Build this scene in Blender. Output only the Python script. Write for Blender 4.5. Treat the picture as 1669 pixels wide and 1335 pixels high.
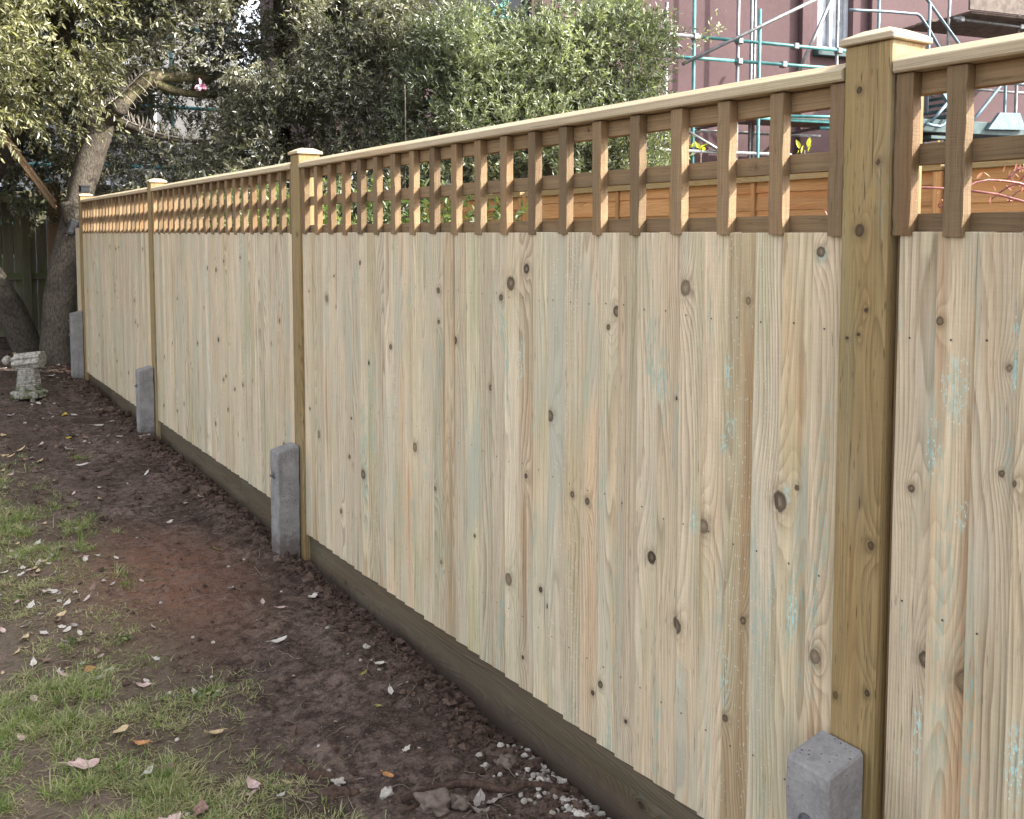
import bpy, math, random
import numpy as np
from mathutils import Matrix, Vector
for o in list(bpy.data.objects): bpy.data.objects.remove(o, do_unlink=True)
SC = bpy.context.scene
COL = SC.collection
R = math.radians

# ------------------------------------------------------------------ camera, sky, sun, exposure
F = 1550.0                                   # focal length in photo pixels (1669 wide)
PHI = math.atan(1014 / F); TH = math.atan(.0674)
EYE = np.array([0., 0., 1.47])
FW = np.array([math.sin(PHI) * math.cos(TH), math.cos(PHI) * math.cos(TH), -math.sin(TH)])
RT = np.array([math.cos(PHI), -math.sin(PHI), 0.])
UP = np.cross(RT, FW)
cd = bpy.data.cameras.new('camera'); cam = bpy.data.objects.new('camera', cd); COL.objects.link(cam)
m = Matrix.Identity(4)
for i in range(3):
    m[i][0] = RT[i]; m[i][1] = UP[i]; m[i][2] = -FW[i]; m[i][3] = EYE[i]
cam.matrix_world = m
cd.sensor_width = 36; cd.lens = F / 1669 * 36; cd.shift_y = -183 / 1669
cd.clip_start = .02; cd.clip_end = 3000
SC.camera = cam

SUN = np.array([.75, -.66, .75]); SUN /= np.linalg.norm(SUN)
elev = math.asin(SUN[2]); azim = math.atan2(SUN[0], SUN[1])
world = bpy.data.worlds.new('World'); SC.world = world; world.use_nodes = True
wn = world.node_tree; wn.nodes.clear()
sky = wn.nodes.new('ShaderNodeTexSky'); sky.sky_type = 'NISHITA'; sky.sun_disc = False
sky.sun_elevation = elev; sky.sun_rotation = azim
sky.air_density = 1.0; sky.dust_density = 3.0; sky.ozone_density = 1.0
hs = wn.nodes.new('ShaderNodeHueSaturation'); hs.inputs['Saturation'].default_value = .30
bg = wn.nodes.new('ShaderNodeBackground'); bg.inputs['Strength'].default_value = .15
wo = wn.nodes.new('ShaderNodeOutputWorld')
wn.links.new(sky.outputs[0], hs.inputs['Color']); wn.links.new(hs.outputs[0], bg.inputs[0]); wn.links.new(bg.outputs[0], wo.inputs[0])
sl = bpy.data.lights.new('sun', 'SUN'); sl.energy = 3.0; sl.angle = R(.53); sl.color = (1, .95, .86)
so = bpy.data.objects.new('sun', sl); COL.objects.link(so)
so.rotation_euler = Vector(-SUN).to_track_quat('-Z', 'Y').to_euler()
SC.view_settings.view_transform = 'Standard'; SC.view_settings.look = 'None'
SC.view_settings.gamma = 1; SC.view_settings.use_curve_mapping = False
SC.view_settings.exposure = 2.22
SC.cycles.max_bounces = 8; SC.cycles.diffuse_bounces = 4; SC.cycles.transparent_max_bounces = 8

# ------------------------------------------------------------------ numeric noise
def _h(ix, iy, iz, s):
    n = (ix * 374761393 + iy * 668265263 + iz * 2147483647 + s * 974634777) & 0xffffffff
    n = ((n ^ (n >> 13)) * 1274126177) & 0xffffffff
    return ((n ^ (n >> 16)) & 0xffff) / 65535.0
def noise3(p, s=0):
    p = np.asarray(p, float); i = np.floor(p).astype(np.int64); f = p - i; f = f * f * (3 - 2 * f)
    r = 0
    for dx in (0, 1):
        for dy in (0, 1):
            for dz in (0, 1):
                w = (f[..., 0] if dx else 1 - f[..., 0]) * (f[..., 1] if dy else 1 - f[..., 1]) * (f[..., 2] if dz else 1 - f[..., 2])
                r = r + w * _h(i[..., 0] + dx, i[..., 1] + dy, i[..., 2] + dz, s)
    return r
def fbm(p, s=0, o=3):
    p = np.asarray(p, float); r = 0; a = .5
    for k in range(o): r = r + a * (noise3(p * 2 ** k, s + k) - .5); a *= .5
    return r
def xyz(x, y, z=0):
    x, y, z = np.broadcast_arrays(np.asarray(x, float), np.asarray(y, float), np.asarray(z, float)); return np.stack([x, y, z], -1)
def sstep(a, b, x):
    t = np.clip((x - a) / (b - a), 0, 1); return t * t * (3 - 2 * t)

# ------------------------------------------------------------------ mesh builder
class MB:
    def __init__(s): s.v = []; s.a = []; s.s = []; s.k = []; s.f = []; s.t = []; s.n = 0
    def add(s, v, faces, wc=None, sd=0., kn=None, mat=0, st=None):
        v = np.asarray(v, float).reshape(-1, 3); n = len(v)
        s.v.append(v); s.a.append(v.copy() if wc is None else np.asarray(wc, float).reshape(-1, 3))
        s.s.append(np.broadcast_to(np.asarray(sd, float), (n,)))
        s.k.append(np.broadcast_to(np.array([9., 0, 0]), (n, 3)) if kn is None else kn)
        s.t.append(np.zeros(n) if st is None else np.asarray(st).ravel())
        if isinstance(faces, np.ndarray): faces = [faces]
        else:
            d = {}
            for f in faces: d.setdefault(len(f), []).append(f)
            faces = [np.array(x) for x in d.values()]
        for f in faces: s.f.append((f + s.n, mat))
        s.n += n
    def box(s, lo, hi, g=2, b=.0015, sd=None, mat=0, T=None):
        lo = np.minimum(lo, hi).astype(float) if not isinstance(lo, np.ndarray) else lo
        hi = np.asarray(hi, float); sd = random.random() if sd is None else sd
        c = (np.array(lo, float) + hi) / 2; h = np.abs(hi - np.array(lo, float)) / 2; b = min(b, h.min() * .8)
        V = []; idx = {}
        for sx in (-1, 1):
            for sy in (-1, 1):
                for sz in (-1, 1):
                    sg = np.array([sx, sy, sz])
                    for ax in range(3):
                        q = sg * (h - b); q[ax] = sg[ax] * h[ax]; idx[(sx, sy, sz, ax)] = len(V); V.append(c + q)
        Fc = []
        for ax in range(3):
            o1, o2 = [i for i in range(3) if i != ax]
            for sg in (-1, 1):
                q = []
                for a_, b_ in ((-1, -1), (1, -1), (1, 1), (-1, 1)):
                    t = [0, 0, 0]; t[ax] = sg; t[o1] = a_; t[o2] = b_; q.append(idx[(*t, ax)])
                Fc.append(q)
            for a_ in (-1, 1):                                # chamfers along ax
                for b_ in (-1, 1):
                    t = [0, 0, 0]; t[o1] = a_; t[o2] = b_; t1 = t.copy(); t1[ax] = 1; t0 = t.copy(); t0[ax] = -1
                    Fc.append([idx[(*t0, o1)], idx[(*t1, o1)], idx[(*t1, o2)], idx[(*t0, o2)]])
        for sx in (-1, 1):
            for sy in (-1, 1):
                for sz in (-1, 1): Fc.append([idx[(sx, sy, sz, k)] for k in range(3)])
        V = np.array(V); fix = []
        for f in Fc:
            p = V[f]; nn = np.cross(p[1] - p[0], p[2] - p[0])
            fix.append(f if nn @ (p.mean(0) - c) >= 0 else f[::-1])
        o1, o2 = [i for i in range(3) if i != g]
        wc = np.stack([V[:, o1], V[:, o2], V[:, g]], 1) + np.array([37.1, 11.3, 53.7]) * sd
        if T is not None: V = T(V)
        s.add(V, fix, wc, sd, mat=mat)
    def tube(s, P, r, n=8, sd=None, mat=0, cap=True, rough=0., nf=4., seed=0):
        P = np.asarray(P, float); m_ = len(P); r = np.broadcast_to(np.asarray(r, float), (m_,))
        sd = random.random() if sd is None else sd
        T = np.gradient(P, axis=0); T /= np.linalg.norm(T, axis=1)[:, None] + 1e-9
        a = np.array([0, 0, 1.]) if abs(T[0, 2]) < .9 else np.array([1., 0, 0])
        V = []; W = []; L = 0
        for i in range(m_):
            a = a - T[i] * (a @ T[i]); a /= np.linalg.norm(a); b = np.cross(T[i], a)
            if i: L += np.linalg.norm(P[i] - P[i - 1])
            th = np.arange(n) * 2 * np.pi / n
            d = np.cos(th)[:, None] * a + np.sin(th)[:, None] * b
            rr = r[i]
            if rough: rr = r[i] * (1 + rough * 2 * fbm((P[i] + d * r[i]) * nf, seed, 3))[:, None]
            V.append(P[i] + d * rr); W.append(np.stack([np.cos(th) * r[i], np.sin(th) * r[i], np.full(n, L)], 1))
        V = np.concatenate(V); W = np.concatenate(W)
        i = np.arange(m_ - 1)[:, None]; j = np.arange(n)[None]; k = (j + 1) % n
        q = np.stack([i * n + j, i * n + k, (i + 1) * n + k, (i + 1) * n + j], -1).reshape(-1, 4)
        fs = [q]
        if cap: fs += [np.array([list(range(n))[::-1]]), np.array([[(m_ - 1) * n + x for x in range(n)]])]
        s.v.append(V); s.a.append(W + np.array([37.1, 11.3, 53.7]) * sd); s.s.append(np.full(len(V), sd)); s.t.append(np.zeros(len(V))); s.k.append(np.broadcast_to(np.array([9., 0, 0]), (len(V), 3)))
        for f in fs: s.f.append((f + s.n, mat))
        s.n += len(V)
    def build(s, name, mats, parent=None, smooth=False):
        me = bpy.data.meshes.new(name)
        V = np.concatenate(s.v)
        off = np.zeros(3)
        me.vertices.add(len(V)); me.vertices.foreach_set('co', (V - off).astype(np.float32).ravel())
        loops = np.concatenate([f.ravel() for f, _ in s.f]); tot = np.concatenate([np.full(len(f), f.shape[1]) for f, _ in s.f])
        me.loops.add(len(loops)); me.loops.foreach_set('vertex_index', loops.astype(np.int32))
        me.polygons.add(len(tot)); st = np.concatenate([[0], np.cumsum(tot)[:-1]])
        me.polygons.foreach_set('loop_start', st.astype(np.int32)); me.polygons.foreach_set('loop_total', tot.astype(np.int32))
        me.polygons.foreach_set('material_index', np.concatenate([np.full(len(f), mt) for f, mt in s.f]).astype(np.int32))
        me.polygons.foreach_set('use_smooth', np.full(len(tot), smooth))
        for nm, dat in (('wc', s.a), ('kn', s.k)):
            at = me.attributes.new(nm, 'FLOAT_VECTOR', 'POINT'); at.data.foreach_set('vector', np.concatenate(dat).astype(np.float32).ravel())
        at = me.attributes.new('sd', 'FLOAT', 'POINT'); at.data.foreach_set('value', np.concatenate(s.s).astype(np.float32))
        if any(t.any() for t in s.t): at = me.attributes.new('st', 'FLOAT', 'POINT'); at.data.foreach_set('value', np.concatenate(s.t).astype(np.float32))
        me.update(calc_edges=True)
        for mt in (mats if isinstance(mats, (list, tuple)) else [mats]): me.materials.append(mt)
        o = bpy.data.objects.new(name, me); COL.objects.link(o)
        if parent is not None:
            o.parent = parent; o.matrix_parent_inverse = parent.matrix_basis.inverted()
        return o
def tag(o, label=None, cat=None, group=None, kind=None):
    if label: o['label'] = label
    if cat: o['category'] = cat
    if group: o['group'] = group
    if kind: o['kind'] = kind
    return o
def empty(name, loc, label, cat, group=None):
    o = bpy.data.objects.new(name, None); COL.objects.link(o); o.location = loc; o.empty_display_size = .1
    return tag(o, label, cat, group)

# ------------------------------------------------------------------ node helper and materials
class NT:
    def __init__(s, name):
        s.m = bpy.data.materials.new(name); s.m.use_nodes = True; s.t = s.m.node_tree; s.t.nodes.clear()
        s.out = s.n('ShaderNodeOutputMaterial'); s.b = s.n('ShaderNodeBsdfPrincipled'); s.l(s.b.outputs[0], s.out.inputs[0])
    def n(s, t, **k):
        x = s.t.nodes.new(t)
        for a, b in k.items(): setattr(x, a, b)
        return x
    def l(s, a, b): s.t.links.new(a, b)
    def put(s, sock, v):
        if isinstance(v, bpy.types.NodeSocket): s.l(v, sock)
        elif isinstance(v, (tuple, list)) and sock.type == 'RGBA' and len(v) == 3: sock.default_value = (*v, 1)
        else: sock.default_value = v
    def attr(s, name, what='Vector'): return s.n('ShaderNodeAttribute', attribute_name=name).outputs[what]
    def M(s, op, a, b=0., c=0., clamp=False):
        x = s.n('ShaderNodeMath', operation=op, use_clamp=clamp)
        for i, v in enumerate((a, b, c)): s.put(x.inputs[i], v)
        return x.outputs[0]
    def mul(s, v, k):
        x = s.n('ShaderNodeVectorMath', operation='MULTIPLY'); s.put(x.inputs[0], v); s.put(x.inputs[1], k); return x.outputs[0]
    def vadd(s, v, k):
        x = s.n('ShaderNodeVectorMath', operation='ADD'); s.put(x.inputs[0], v); s.put(x.inputs[1], k); return x.outputs[0]
    def noise(s, v, sc=1., det=2., ro=.5, dist=0., out=0):
        x = s.n('ShaderNodeTexNoise'); s.put(x.inputs['Vector'], v); s.put(x.inputs['Scale'], sc); s.put(x.inputs['Detail'], det); s.put(x.inputs['Roughness'], ro); s.put(x.inputs['Distortion'], dist); return x.outputs[out]
    def vor(s, v, sc=1., feat='F1', out='Distance', rnd=1.):
        x = s.n('ShaderNodeTexVoronoi', feature=feat); s.put(x.inputs['Vector'], v); s.put(x.inputs['Scale'], sc); s.put(x.inputs['Randomness'], rnd)
        return x.outputs[out] if isinstance(out, str) else [x.outputs[o] for o in out]
    def rng(s, v, a, b, c=0., d=1., smooth=True):
        x = s.n('ShaderNodeMapRange', interpolation_type='SMOOTHSTEP' if smooth else 'LINEAR')
        for i, q in enumerate((v, a, b, c, d)): s.put(x.inputs[i], q)
        return x.outputs[0]
    def mix(s, f, a, b, mode='MIX'):
        x = s.n('ShaderNodeMix', data_type='RGBA', blend_type=mode, clamp_factor=True)
        s.put(x.inputs[0], f); s.put(x.inputs[6], a); s.put(x.inputs[7], b); return x.outputs[2]
    def sep(s, v):
        x = s.n('ShaderNodeSeparateXYZ'); s.l(v, x.inputs[0]); return x.outputs
    def bump(s, h, st=.3, d=.002, prev=None):
        x = s.n('ShaderNodeBump'); s.put(x.inputs['Strength'], st); s.put(x.inputs['Distance'], d); s.put(x.inputs['Height'], h)
        if prev: s.l(prev, x.inputs['Normal'])
        return x.outputs[0]
    def fin(s, col, rough=.7, nor=None, spec=.3, metal=0.):
        s.put(s.b.inputs['Base Color'], col); s.put(s.b.inputs['Roughness'], rough); s.b.inputs['Specular IOR Level'].default_value = spec
        s.put(s.b.inputs['Metallic'], metal)
        if nor: s.l(nor, s.b.inputs['Normal'])
        return s.m

def wood(name, early, late, tintA, tintB, heart=None, hamt=1., ringf=130., warp=13., contrast=.6, stain=0., speck=0., pores=.25, val=.16, bump=.35, rough=.75, sawn=0., dirt=None):
    N = NT(name); wc = N.attr('wc'); sd = N.attr('sd', 'Fac'); kn = N.attr('kn'); kd, kf, kk = N.sep(kn)
    X, Yd, Z = N.sep(wc)
    big = N.noise(N.mul(wc, (8, 8, .7)), 1, 1.5, .45)
    wob = N.noise(N.mul(wc, (30, 30, 5)), 1, 2, .5)
    f = N.M('MULTIPLY', N.M('ADD', X, Yd), ringf)
    f = N.M('ADD', f, N.M('MULTIPLY', big, warp * 2)); f = N.M('ADD', f, N.M('MULTIPLY', wob, .9)); f = N.M('ADD', f, kf)
    t = N.M('FRACT', f)
    ring = N.M('MULTIPLY', N.M('POWER', t, 1.8), N.rng(t, .86, 1., 1., 0.))
    ringamt = N.M('MULTIPLY', ring, N.rng(N.noise(N.mul(wc, (11, 11, 1.3)), 1, 2), .3, .65, .25, 1.))
    fib = N.noise(N.mul(wc, (420, 420, 9)), 1, 3, .6)
    fib2 = N.noise(N.mul(wc, (110, 110, 3)), 1, 2, .55)
    col = N.mix(N.M('MULTIPLY', ringamt, contrast), early, late)
    if heart:
        hn = N.noise(N.mul(N.vadd(wc, (5, 3, 1)), (26, 26, .75)), 1, 3, .5)
        col = N.mix(N.M('MULTIPLY', N.rng(hn, heart[0], heart[1]), hamt), col, N.mix(N.M('MULTIPLY', ringamt, contrast), (.36, .245, .145), (.20, .12, .065)))
    hue = N.noise(N.mul(wc, (13, 13, 1.1)), 1, 2, .5)
    col = N.mix(N.rng(hue, .52, .70, 0, .75), col, tintA, 'MULTIPLY')
    hue2 = N.noise(N.mul(N.vadd(wc, (7.3, 2.1, 5.5)), (10, 10, 1.6)), 1, 2, .5)
    col = N.mix(N.rng(hue2, .50, .70, 0, .8), col, tintB, 'MULTIPLY')
    v = N.M('ADD', 1 - val, N.M('MULTIPLY', N.M('FRACT', N.M('MULTIPLY', sd, 7.31)), 2 * val))
    v = N.M('MULTIPLY', v, N.rng(fib, .28, .72, .87, 1.10)); v = N.M('MULTIPLY', v, N.rng(fib2, .3, .7, .90, 1.08))
    v = N.M('MULTIPLY', v, N.rng(N.noise(N.mul(N.vadd(wc, (2, 6, 1)), (150, 150, 1.6)), 1, 2, .5), .62, .74, 1., .80))
    v = N.M('MULTIPLY', v, N.rng(N.noise(N.mul(wc, (7, 7, 420)), 1, 2, .5), 0.4, .62, 1.015, .98))
    cv = N.n('ShaderNodeCombineXYZ'); [N.l(v, cv.inputs[i]) for i in range(3)]
    col = N.mix(1., col, cv.outputs[0], 'MULTIPLY')
    if heart:
        s1 = N.M('FRACT', N.M('MULTIPLY', sd, 13.7)); s2 = N.M('FRACT', N.M('MULTIPLY', sd, 29.3))
        col = N.mix(N.rng(s1, .45, 1., 0, .55), col, (1.04, .94, .87), 'MULTIPLY'); col = N.mix(N.rng(s2, .5, 1., 0, .7), col, (.88, .92, .84), 'MULTIPLY')
    por = N.noise(N.mul(wc, (230, 230, 16)), 1, 2, .6)
    col = N.mix(N.M('MULTIPLY', N.rng(por, .62, .74), pores), col, tuple(c * .35 for c in late))
    if stain:
        sx_ = N.attr('st', 'Fac')
        mk = N.noise(N.mul(wc, (16, 16, 2.1)), 1, 2.5, .55); st = N.noise(N.mul(wc, (170, 170, 26)), 1, 3, .65)
        k = N.M('MULTIPLY', N.rng(N.M('ADD', mk, N.M('MULTIPLY', sx_, .24)), .57, .72), N.rng(st, .44, .60))
        col = N.mix(N.M('MULTIPLY', k, stain), col, (.21, .35, .30))
        mk2 = N.noise(N.mul(N.vadd(wc, (3, 9, 2)), (9, 9, 1.5)), 1, 2, .5)
        col = N.mix(N.M('MULTIPLY', N.rng(mk2, .52, .72), stain * .9), col, (.37, .375, .30))
    if speck:
        brd = N.rng(N.M('FRACT', N.M('MULTIPLY', sd, 5.31)), .55, .75, 0, 1)
        mk = N.noise(N.mul(N.vadd(wc, (1, 4, 8)), (30, 30, 2.6)), 1, 2, .6)
        mm = N.M('ADD', N.M('MULTIPLY', brd, mk), N.M('MULTIPLY', sx_, 1.3))
        fl = N.noise(N.mul(wc, (190, 190, 60)), 1, 3, .7)
        big_ = N.M('MULTIPLY', N.rng(sx_, .25, .8), N.rng(fl, .52, .58))
        col = N.mix(N.M('MULTIPLY', big_, .85 * speck), col, N.mix(st, (.22, .50, .47), (.55, .72, .70)))
        d, c = N.vor(N.mul(wc, (210, 210, 100)), 1., out=('Distance', 'Color'))
        cr = N.sep(c)
        sp = N.M('MULTIPLY', N.rng(d, N.M('MULTIPLY', cr[1], .22), N.M('ADD', .06, N.M('MULTIPLY', cr[1], .24)), 1, 0), N.M('MULTIPLY', N.M('GREATER_THAN', cr[0], .45), N.rng(mm, .48, .62)))
        col = N.mix(N.M('MULTIPLY', sp, .75 * speck), col, (.70, .74, .68))
    # knots: irregular, ringed, some pale and some nearly black
    w1 = N.noise(N.mul(wc, (70, 70, 55)), 1, 2, .5); ang = N.noise(N.mul(wc, (330, 330, 330)), 1, 3, .6)
    kdw = N.M('ADD', kd, N.M('MULTIPLY', N.M('SUBTRACT', w1, .5), N.M('ADD', .5, N.M('MULTIPLY', kd, .35))))
    kdw = N.M('ADD', kdw, N.M('MULTIPLY', N.M('SUBTRACT', ang, .5), .28))
    halo = N.rng(kdw, .9, 3.0, 1, 0)
    col = N.mix(N.M('MULTIPLY', halo, N.rng(w1, .3, .7, .10, .55)), col, tuple(c * .72 for c in late))
    krg = N.M('FRACT', N.M('ADD', N.M('MULTIPLY', kdw, 3.2), w1))
    kcore = N.mix(kk, tuple(c * .95 for c in late), (.055, .036, .024))
    kcore = N.mix(N.M('MULTIPLY', N.M('POWER', krg, 2.), .6), kcore, tuple(c * .28 for c in late))
    kcore = N.mix(N.M('MULTIPLY', N.rng(kdw, .10, .65, 1, 0), N.M('MULTIPLY', ang, .9)), kcore, tuple(c * .62 for c in early))
    col = N.mix(N.M('MULTIPLY', N.rng(kdw, .90, 1.03, 1, 0), .95), col, kcore)
    rim = N.M('MULTIPLY', N.rng(kdw, .74, .92), N.rng(kdw, 1.0, 1.22, 1, 0))
    col = N.mix(N.M('MULTIPLY', N.M('MULTIPLY', rim, N.rng(w1, .35, .6, .45, 1.)), N.M('ADD', .35, N.M('MULTIPLY', kk, .6))), col, (.040, .024, .014))
    if dirt:
        g = N.n('ShaderNodeNewGeometry').outputs['Position']; gz_ = N.sep(g)[2]
        h = N.M('ADD', gz_, N.M('MULTIPLY', N.noise(N.mul(g, (30, 30, 14)), 1, 3, .6), -.12))
        col = N.mix(N.M('MULTIPLY', N.rng(h, dirt[0], dirt[1], 1, 0), .8), col, (.060, .042, .032))
    crk = N.noise(N.mul(N.vadd(wc, (9, 1, 4)), (260, 260, 3.2)), 1, 2, .55); crm = N.noise(N.mul(wc, (40, 40, 4)), 1, 2, .5)
    col = N.mix(N.M('MULTIPLY', N.M('MULTIPLY', N.rng(crk, .68, .73), N.rng(crm, .50, .62)), .75), col, tuple(c * .30 for c in late))
    hgt = N.M('ADD', N.M('MULTIPLY', ring, -.5), N.M('MULTIPLY', fib, .9))
    if sawn:
        sw = N.noise(N.mul(wc, (25, 25, 330)), 1, 3, .7); hgt = N.M('ADD', N.M('MULTIPLY', hgt, .4), N.M('MULTIPLY', sw, sawn))
    hgt = N.M('ADD', hgt, N.M('MULTIPLY', N.rng(kd, .8, 1.1), .3))
    return N.fin(col, rough, N.bump(hgt, bump, .0025), .25)

W_BOARD = wood('board_wood', (.555, .465, .335), (.225, .165, .104), (1.01, .90, .80), (.80, .86, .79), (.63, .72), .75, stain=.72, speck=1., val=.12, contrast=.82, bump=.6, pores=.5, ringf=95, warp=11)
W_BOARD_BROWN = wood('brown_board_wood', (.52, .42, .285), (.25, .175, .10), (1.05, .88, .76), (.85, .9, .8), (.40, .60), .85, stain=.4, speck=.6, val=.08, contrast=.85, bump=.5, ringf=80, warp=16)
W_POST = wood('post_wood', (.268, .188, .086), (.120, .078, .035), (1.04, .92, .80), (.88, .92, .82), ringf=90, warp=15, contrast=.75, pores=.9, stain=.18, speck=.10, val=.08)
W_BATTEN = wood('batten_wood', (.215, .143, .077), (.100, .062, .031), (1.06, .90, .75), (.80, .84, .86), ringf=120, warp=9, contrast=.5, pores=.4, val=.28, sawn=.7, bump=.6)
W_CAP = wood('cap_wood', (.44, .355, .24), (.27, .20, .12), (1.03, .93, .84), (.93, .97, .9), ringf=190, warp=10, contrast=.8, pores=.15, val=.07)
W_GRAVEL = wood('gravel_board_wood', (.105, .079, .050), (.026, .018, .011), (1., .92, .8), (.8, .85, .8), ringf=120, warp=16, contrast=.85, pores=.5, stain=.1, val=.05, dirt=(-.11, -.02))
W_LAP = wood('lap_wood', (.40, .215, .090), (.18, .085, .034), (1.05, .85, .7), (.9, .86, .8), ringf=110, warp=12, contrast=.6, val=.22)
W_OLD = wood('old_wood', (.15, .14, .095), (.06, .054, .038), (1., .92, .8), (.62, .95, .42), contrast=.6, pores=.6, val=.2, stain=0)
W_POLE = wood('pole_wood', (.19, .125, .075), (.10, .064, .036), (1., .9, .8), (.9, .9, .9), val=.15)

def m_concrete():
    N = NT('spur_concrete'); p = N.attr('wc')
    a = N.noise(p, 14, 4, .6); b = N.noise(p, 120, 3, .6)
    col = N.mix(N.rng(a, .3, .7), (.165, .156, .151), (.245, .234, .226)); col = N.mix(N.rng(b, .35, .75, 0, .45), col, (.31, .30, .30))
    d, c = N.vor(N.vadd(p, N.mul(N.noise(p, 160, 2, .5, 0, 1), (.006, .006, .006))), 125., out=('Distance', 'Color')); r_ = N.sep(c)
    hole = N.M('MULTIPLY', N.rng(d, N.M('MULTIPLY', r_[1], .22), N.M('ADD', N.M('MULTIPLY', r_[1], .22), .07), 1, 0), N.M('GREATER_THAN', r_[0], .56))
    col = N.mix(N.M('MULTIPLY', hole, .85), col, (.03, .028, .027))
    z_ = N.sep(N.n('ShaderNodeNewGeometry').outputs['Position'])[2]; sp = N.M('ADD', z_, N.M('MULTIPLY', N.noise(p, 40, 4, .7), -.22))
    col = N.mix(N.M('MULTIPLY', N.rng(sp, -.07, .05, 1, 0), .75), col, (.075, .054, .042)); col = N.mix(N.rng(N.noise(N.mul(p, (30, 30, 3)), 1, 4, .6), .55, .7, 0, .4), col, (.11, .105, .095))
    h = N.M('SUBTRACT', N.M('MULTIPLY', b, .5), hole)
    return N.fin(col, .85, N.bump(h, .6, .002), .2)
CONCRETE = m_concrete()
def m_simple(name, c1, c2, sc=20., rough=.5, metal=0., bump=.0, spec=.4, vec='wc'):
    N = NT(name); p = N.attr(vec); a = N.noise(p, sc, 4, .6)
    return N.fin(N.mix(N.rng(a, .35, .65), c1, c2), rough, N.bump(a, bump, .003) if bump else None, spec, metal)
STEEL = m_simple('galvanised_steel', (.16, .165, .17), (.26, .265, .27), 90, .45, .8)
TUBE = m_simple('scaffold_tube_galvanised', (.15, .155, .16), (.24, .245, .25), 14, .5, .5)
TEAL = m_simple('scaffold_tube_teal', (.035, .15, .155), (.075, .23, .225), 10, .5)
BLUEALU = m_simple('pale_blue_aluminium', (.10, .155, .19), (.145, .205, .24), 10, .45, .2)
DARKDECK = m_simple('weathered_deck', (.085, .065, .055), (.15, .12, .10), 9, .85)
BLACKPL = m_simple('black_plastic', (.012, .012, .013), (.02, .02, .022), 30, .4)
BLACKVOID = m_simple('dark_glass', (.008, .009, .011), (.014, .015, .018), 3, .12)
WHITEP = m_simple('white_paint', (.40, .42, .46), (.50, .52, .55), 6, .5)
GLASS = m_simple('pale_window_glass', (.20, .23, .27), (.32, .35, .38), 5, .08)
PALEHOUSE = m_simple('pale_render', (.13, .13, .135), (.19, .185, .18), 3, .8)
DARKNAIL = m_simple('nail_metal', (.035, .032, .03), (.09, .085, .08), 300, .5, .5)
SPIKEPL = m_simple('weathered_plastic', (.36, .32, .27), (.52, .47, .41), 40, .5)
GREYTEAL = m_simple('dark_teal_board', (.035, .07, .075), (.06, .10, .10), 8, .6)
PINK = m_simple('pink_petal', (.70, .33, .48), (.80, .48, .60), 60, .6)

def m_render():
    N = NT('maroon_render'); p = N.attr('wc'); a = N.noise(p, .7, 4, .6); b = N.noise(p, 14, 3, .6)
    col = N.mix(N.rng(a, .3, .7), (.082, .050, .053), (.112, .070, .073)); col = N.mix(N.rng(b, .3, .8, 0, .3), col, (.13, .085, .085))
    return N.fin(col, .85, N.bump(b, .2, .01), .2)
MAROON = m_render()
def m_soil():
    N = NT('garden_soil'); g = N.n('ShaderNodeNewGeometry').outputs['Position']
    a = N.noise(g, 2.2, 4, .6); b = N.noise(g, 22, 5, .65); c = N.noise(g, 110, 4, .7); big = N.noise(N.vadd(g, (4, 2, 0)), 1.1, 3, .5)
    col = N.mix(N.rng(a, .35, .65), (.074, .051, .041), (.165, .118, .096))
    col = N.mix(N.rng(b, .40, .62, 0, .85), col, (.030, .020, .016))
    col = N.mix(N.rng(c, .45, .75, 0, .55), col, (.235, .18, .15))
    # warmer clay dug up in the middle of the strip
    d = N.n('ShaderNodeVectorMath', operation='DISTANCE'); N.l(N.mul(g, (1, .55, 0)), d.inputs[0]); d.inputs[1].default_value = (.86, 2.25, 0)
    dd = N.M('ADD', d.outputs['Value'], N.M('MULTIPLY', N.M('SUBTRACT', b, .5), .4))
    col = N.mix(N.M('MULTIPLY', N.rng(dd, .10, .62, .80, 0), N.rng(b, .35, .6, .35, 1.)), col, (.23, .118, .076))
    X_ = N.sep(g)
    lawn = N.rng(N.M('ADD', X_[0], N.M('MULTIPLY', N.M('SUBTRACT', a, .5), .8)), .55, .95, 1, 0)
    lawn = N.M('MULTIPLY', lawn, N.rng(X_[1], 3.2, 6.5, 1, .2))
    col = N.mix(N.M('MULTIPLY', lawn, N.rng(b, .35, .6, .15, .6)), col, N.mix(c, (.125, .098, .066), (.24, .195, .13)))
    pv, pc = N.vor(g, 75., out=('Distance', 'Color')); pr = N.sep(pc)
    peb = N.M('MULTIPLY', N.rng(pv, .16, .24, 1, 0), N.M('GREATER_THAN', pr[0], .965))
    col = N.mix(N.M('MULTIPLY', peb, .8), col, (.34, .29, .26))
    rk = N.noise(N.mul(N.vadd(g, (1, 7, 0)), (18, 60, 30)), 1, 3, .6, .6); col = N.mix(N.rng(rk, .52, .68, 0, .5), col, (.034, .023, .019)); h = N.M('ADD', N.M('MULTIPLY', b, 1.0), N.M('MULTIPLY', c, .5)); h = N.M('SUBTRACT', h, N.M('MULTIPLY', rk, .7)); h = N.M('ADD', h, N.M('MULTIPLY', N.noise(g, 48, 3, .6), .6))
    return N.fin(col, .95, N.bump(h, 1., .022), .12)
SOIL = m_soil()
def m_clod():
    N = NT('soil_lump'); p = N.attr('wc'); s_ = N.attr('sd', 'Fac'); c = N.noise(N.n('ShaderNodeNewGeometry').outputs['Position'], 260, 3, .6)
    return N.fin(N.mix(s_, N.mix(c, (.028, .018, .014), (.075, .049, .038)), N.mix(c, (.06, .040, .031), (.15, .10, .078))), .95, N.bump(c, .6, .003), .1)
CLOD = m_clod()
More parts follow.
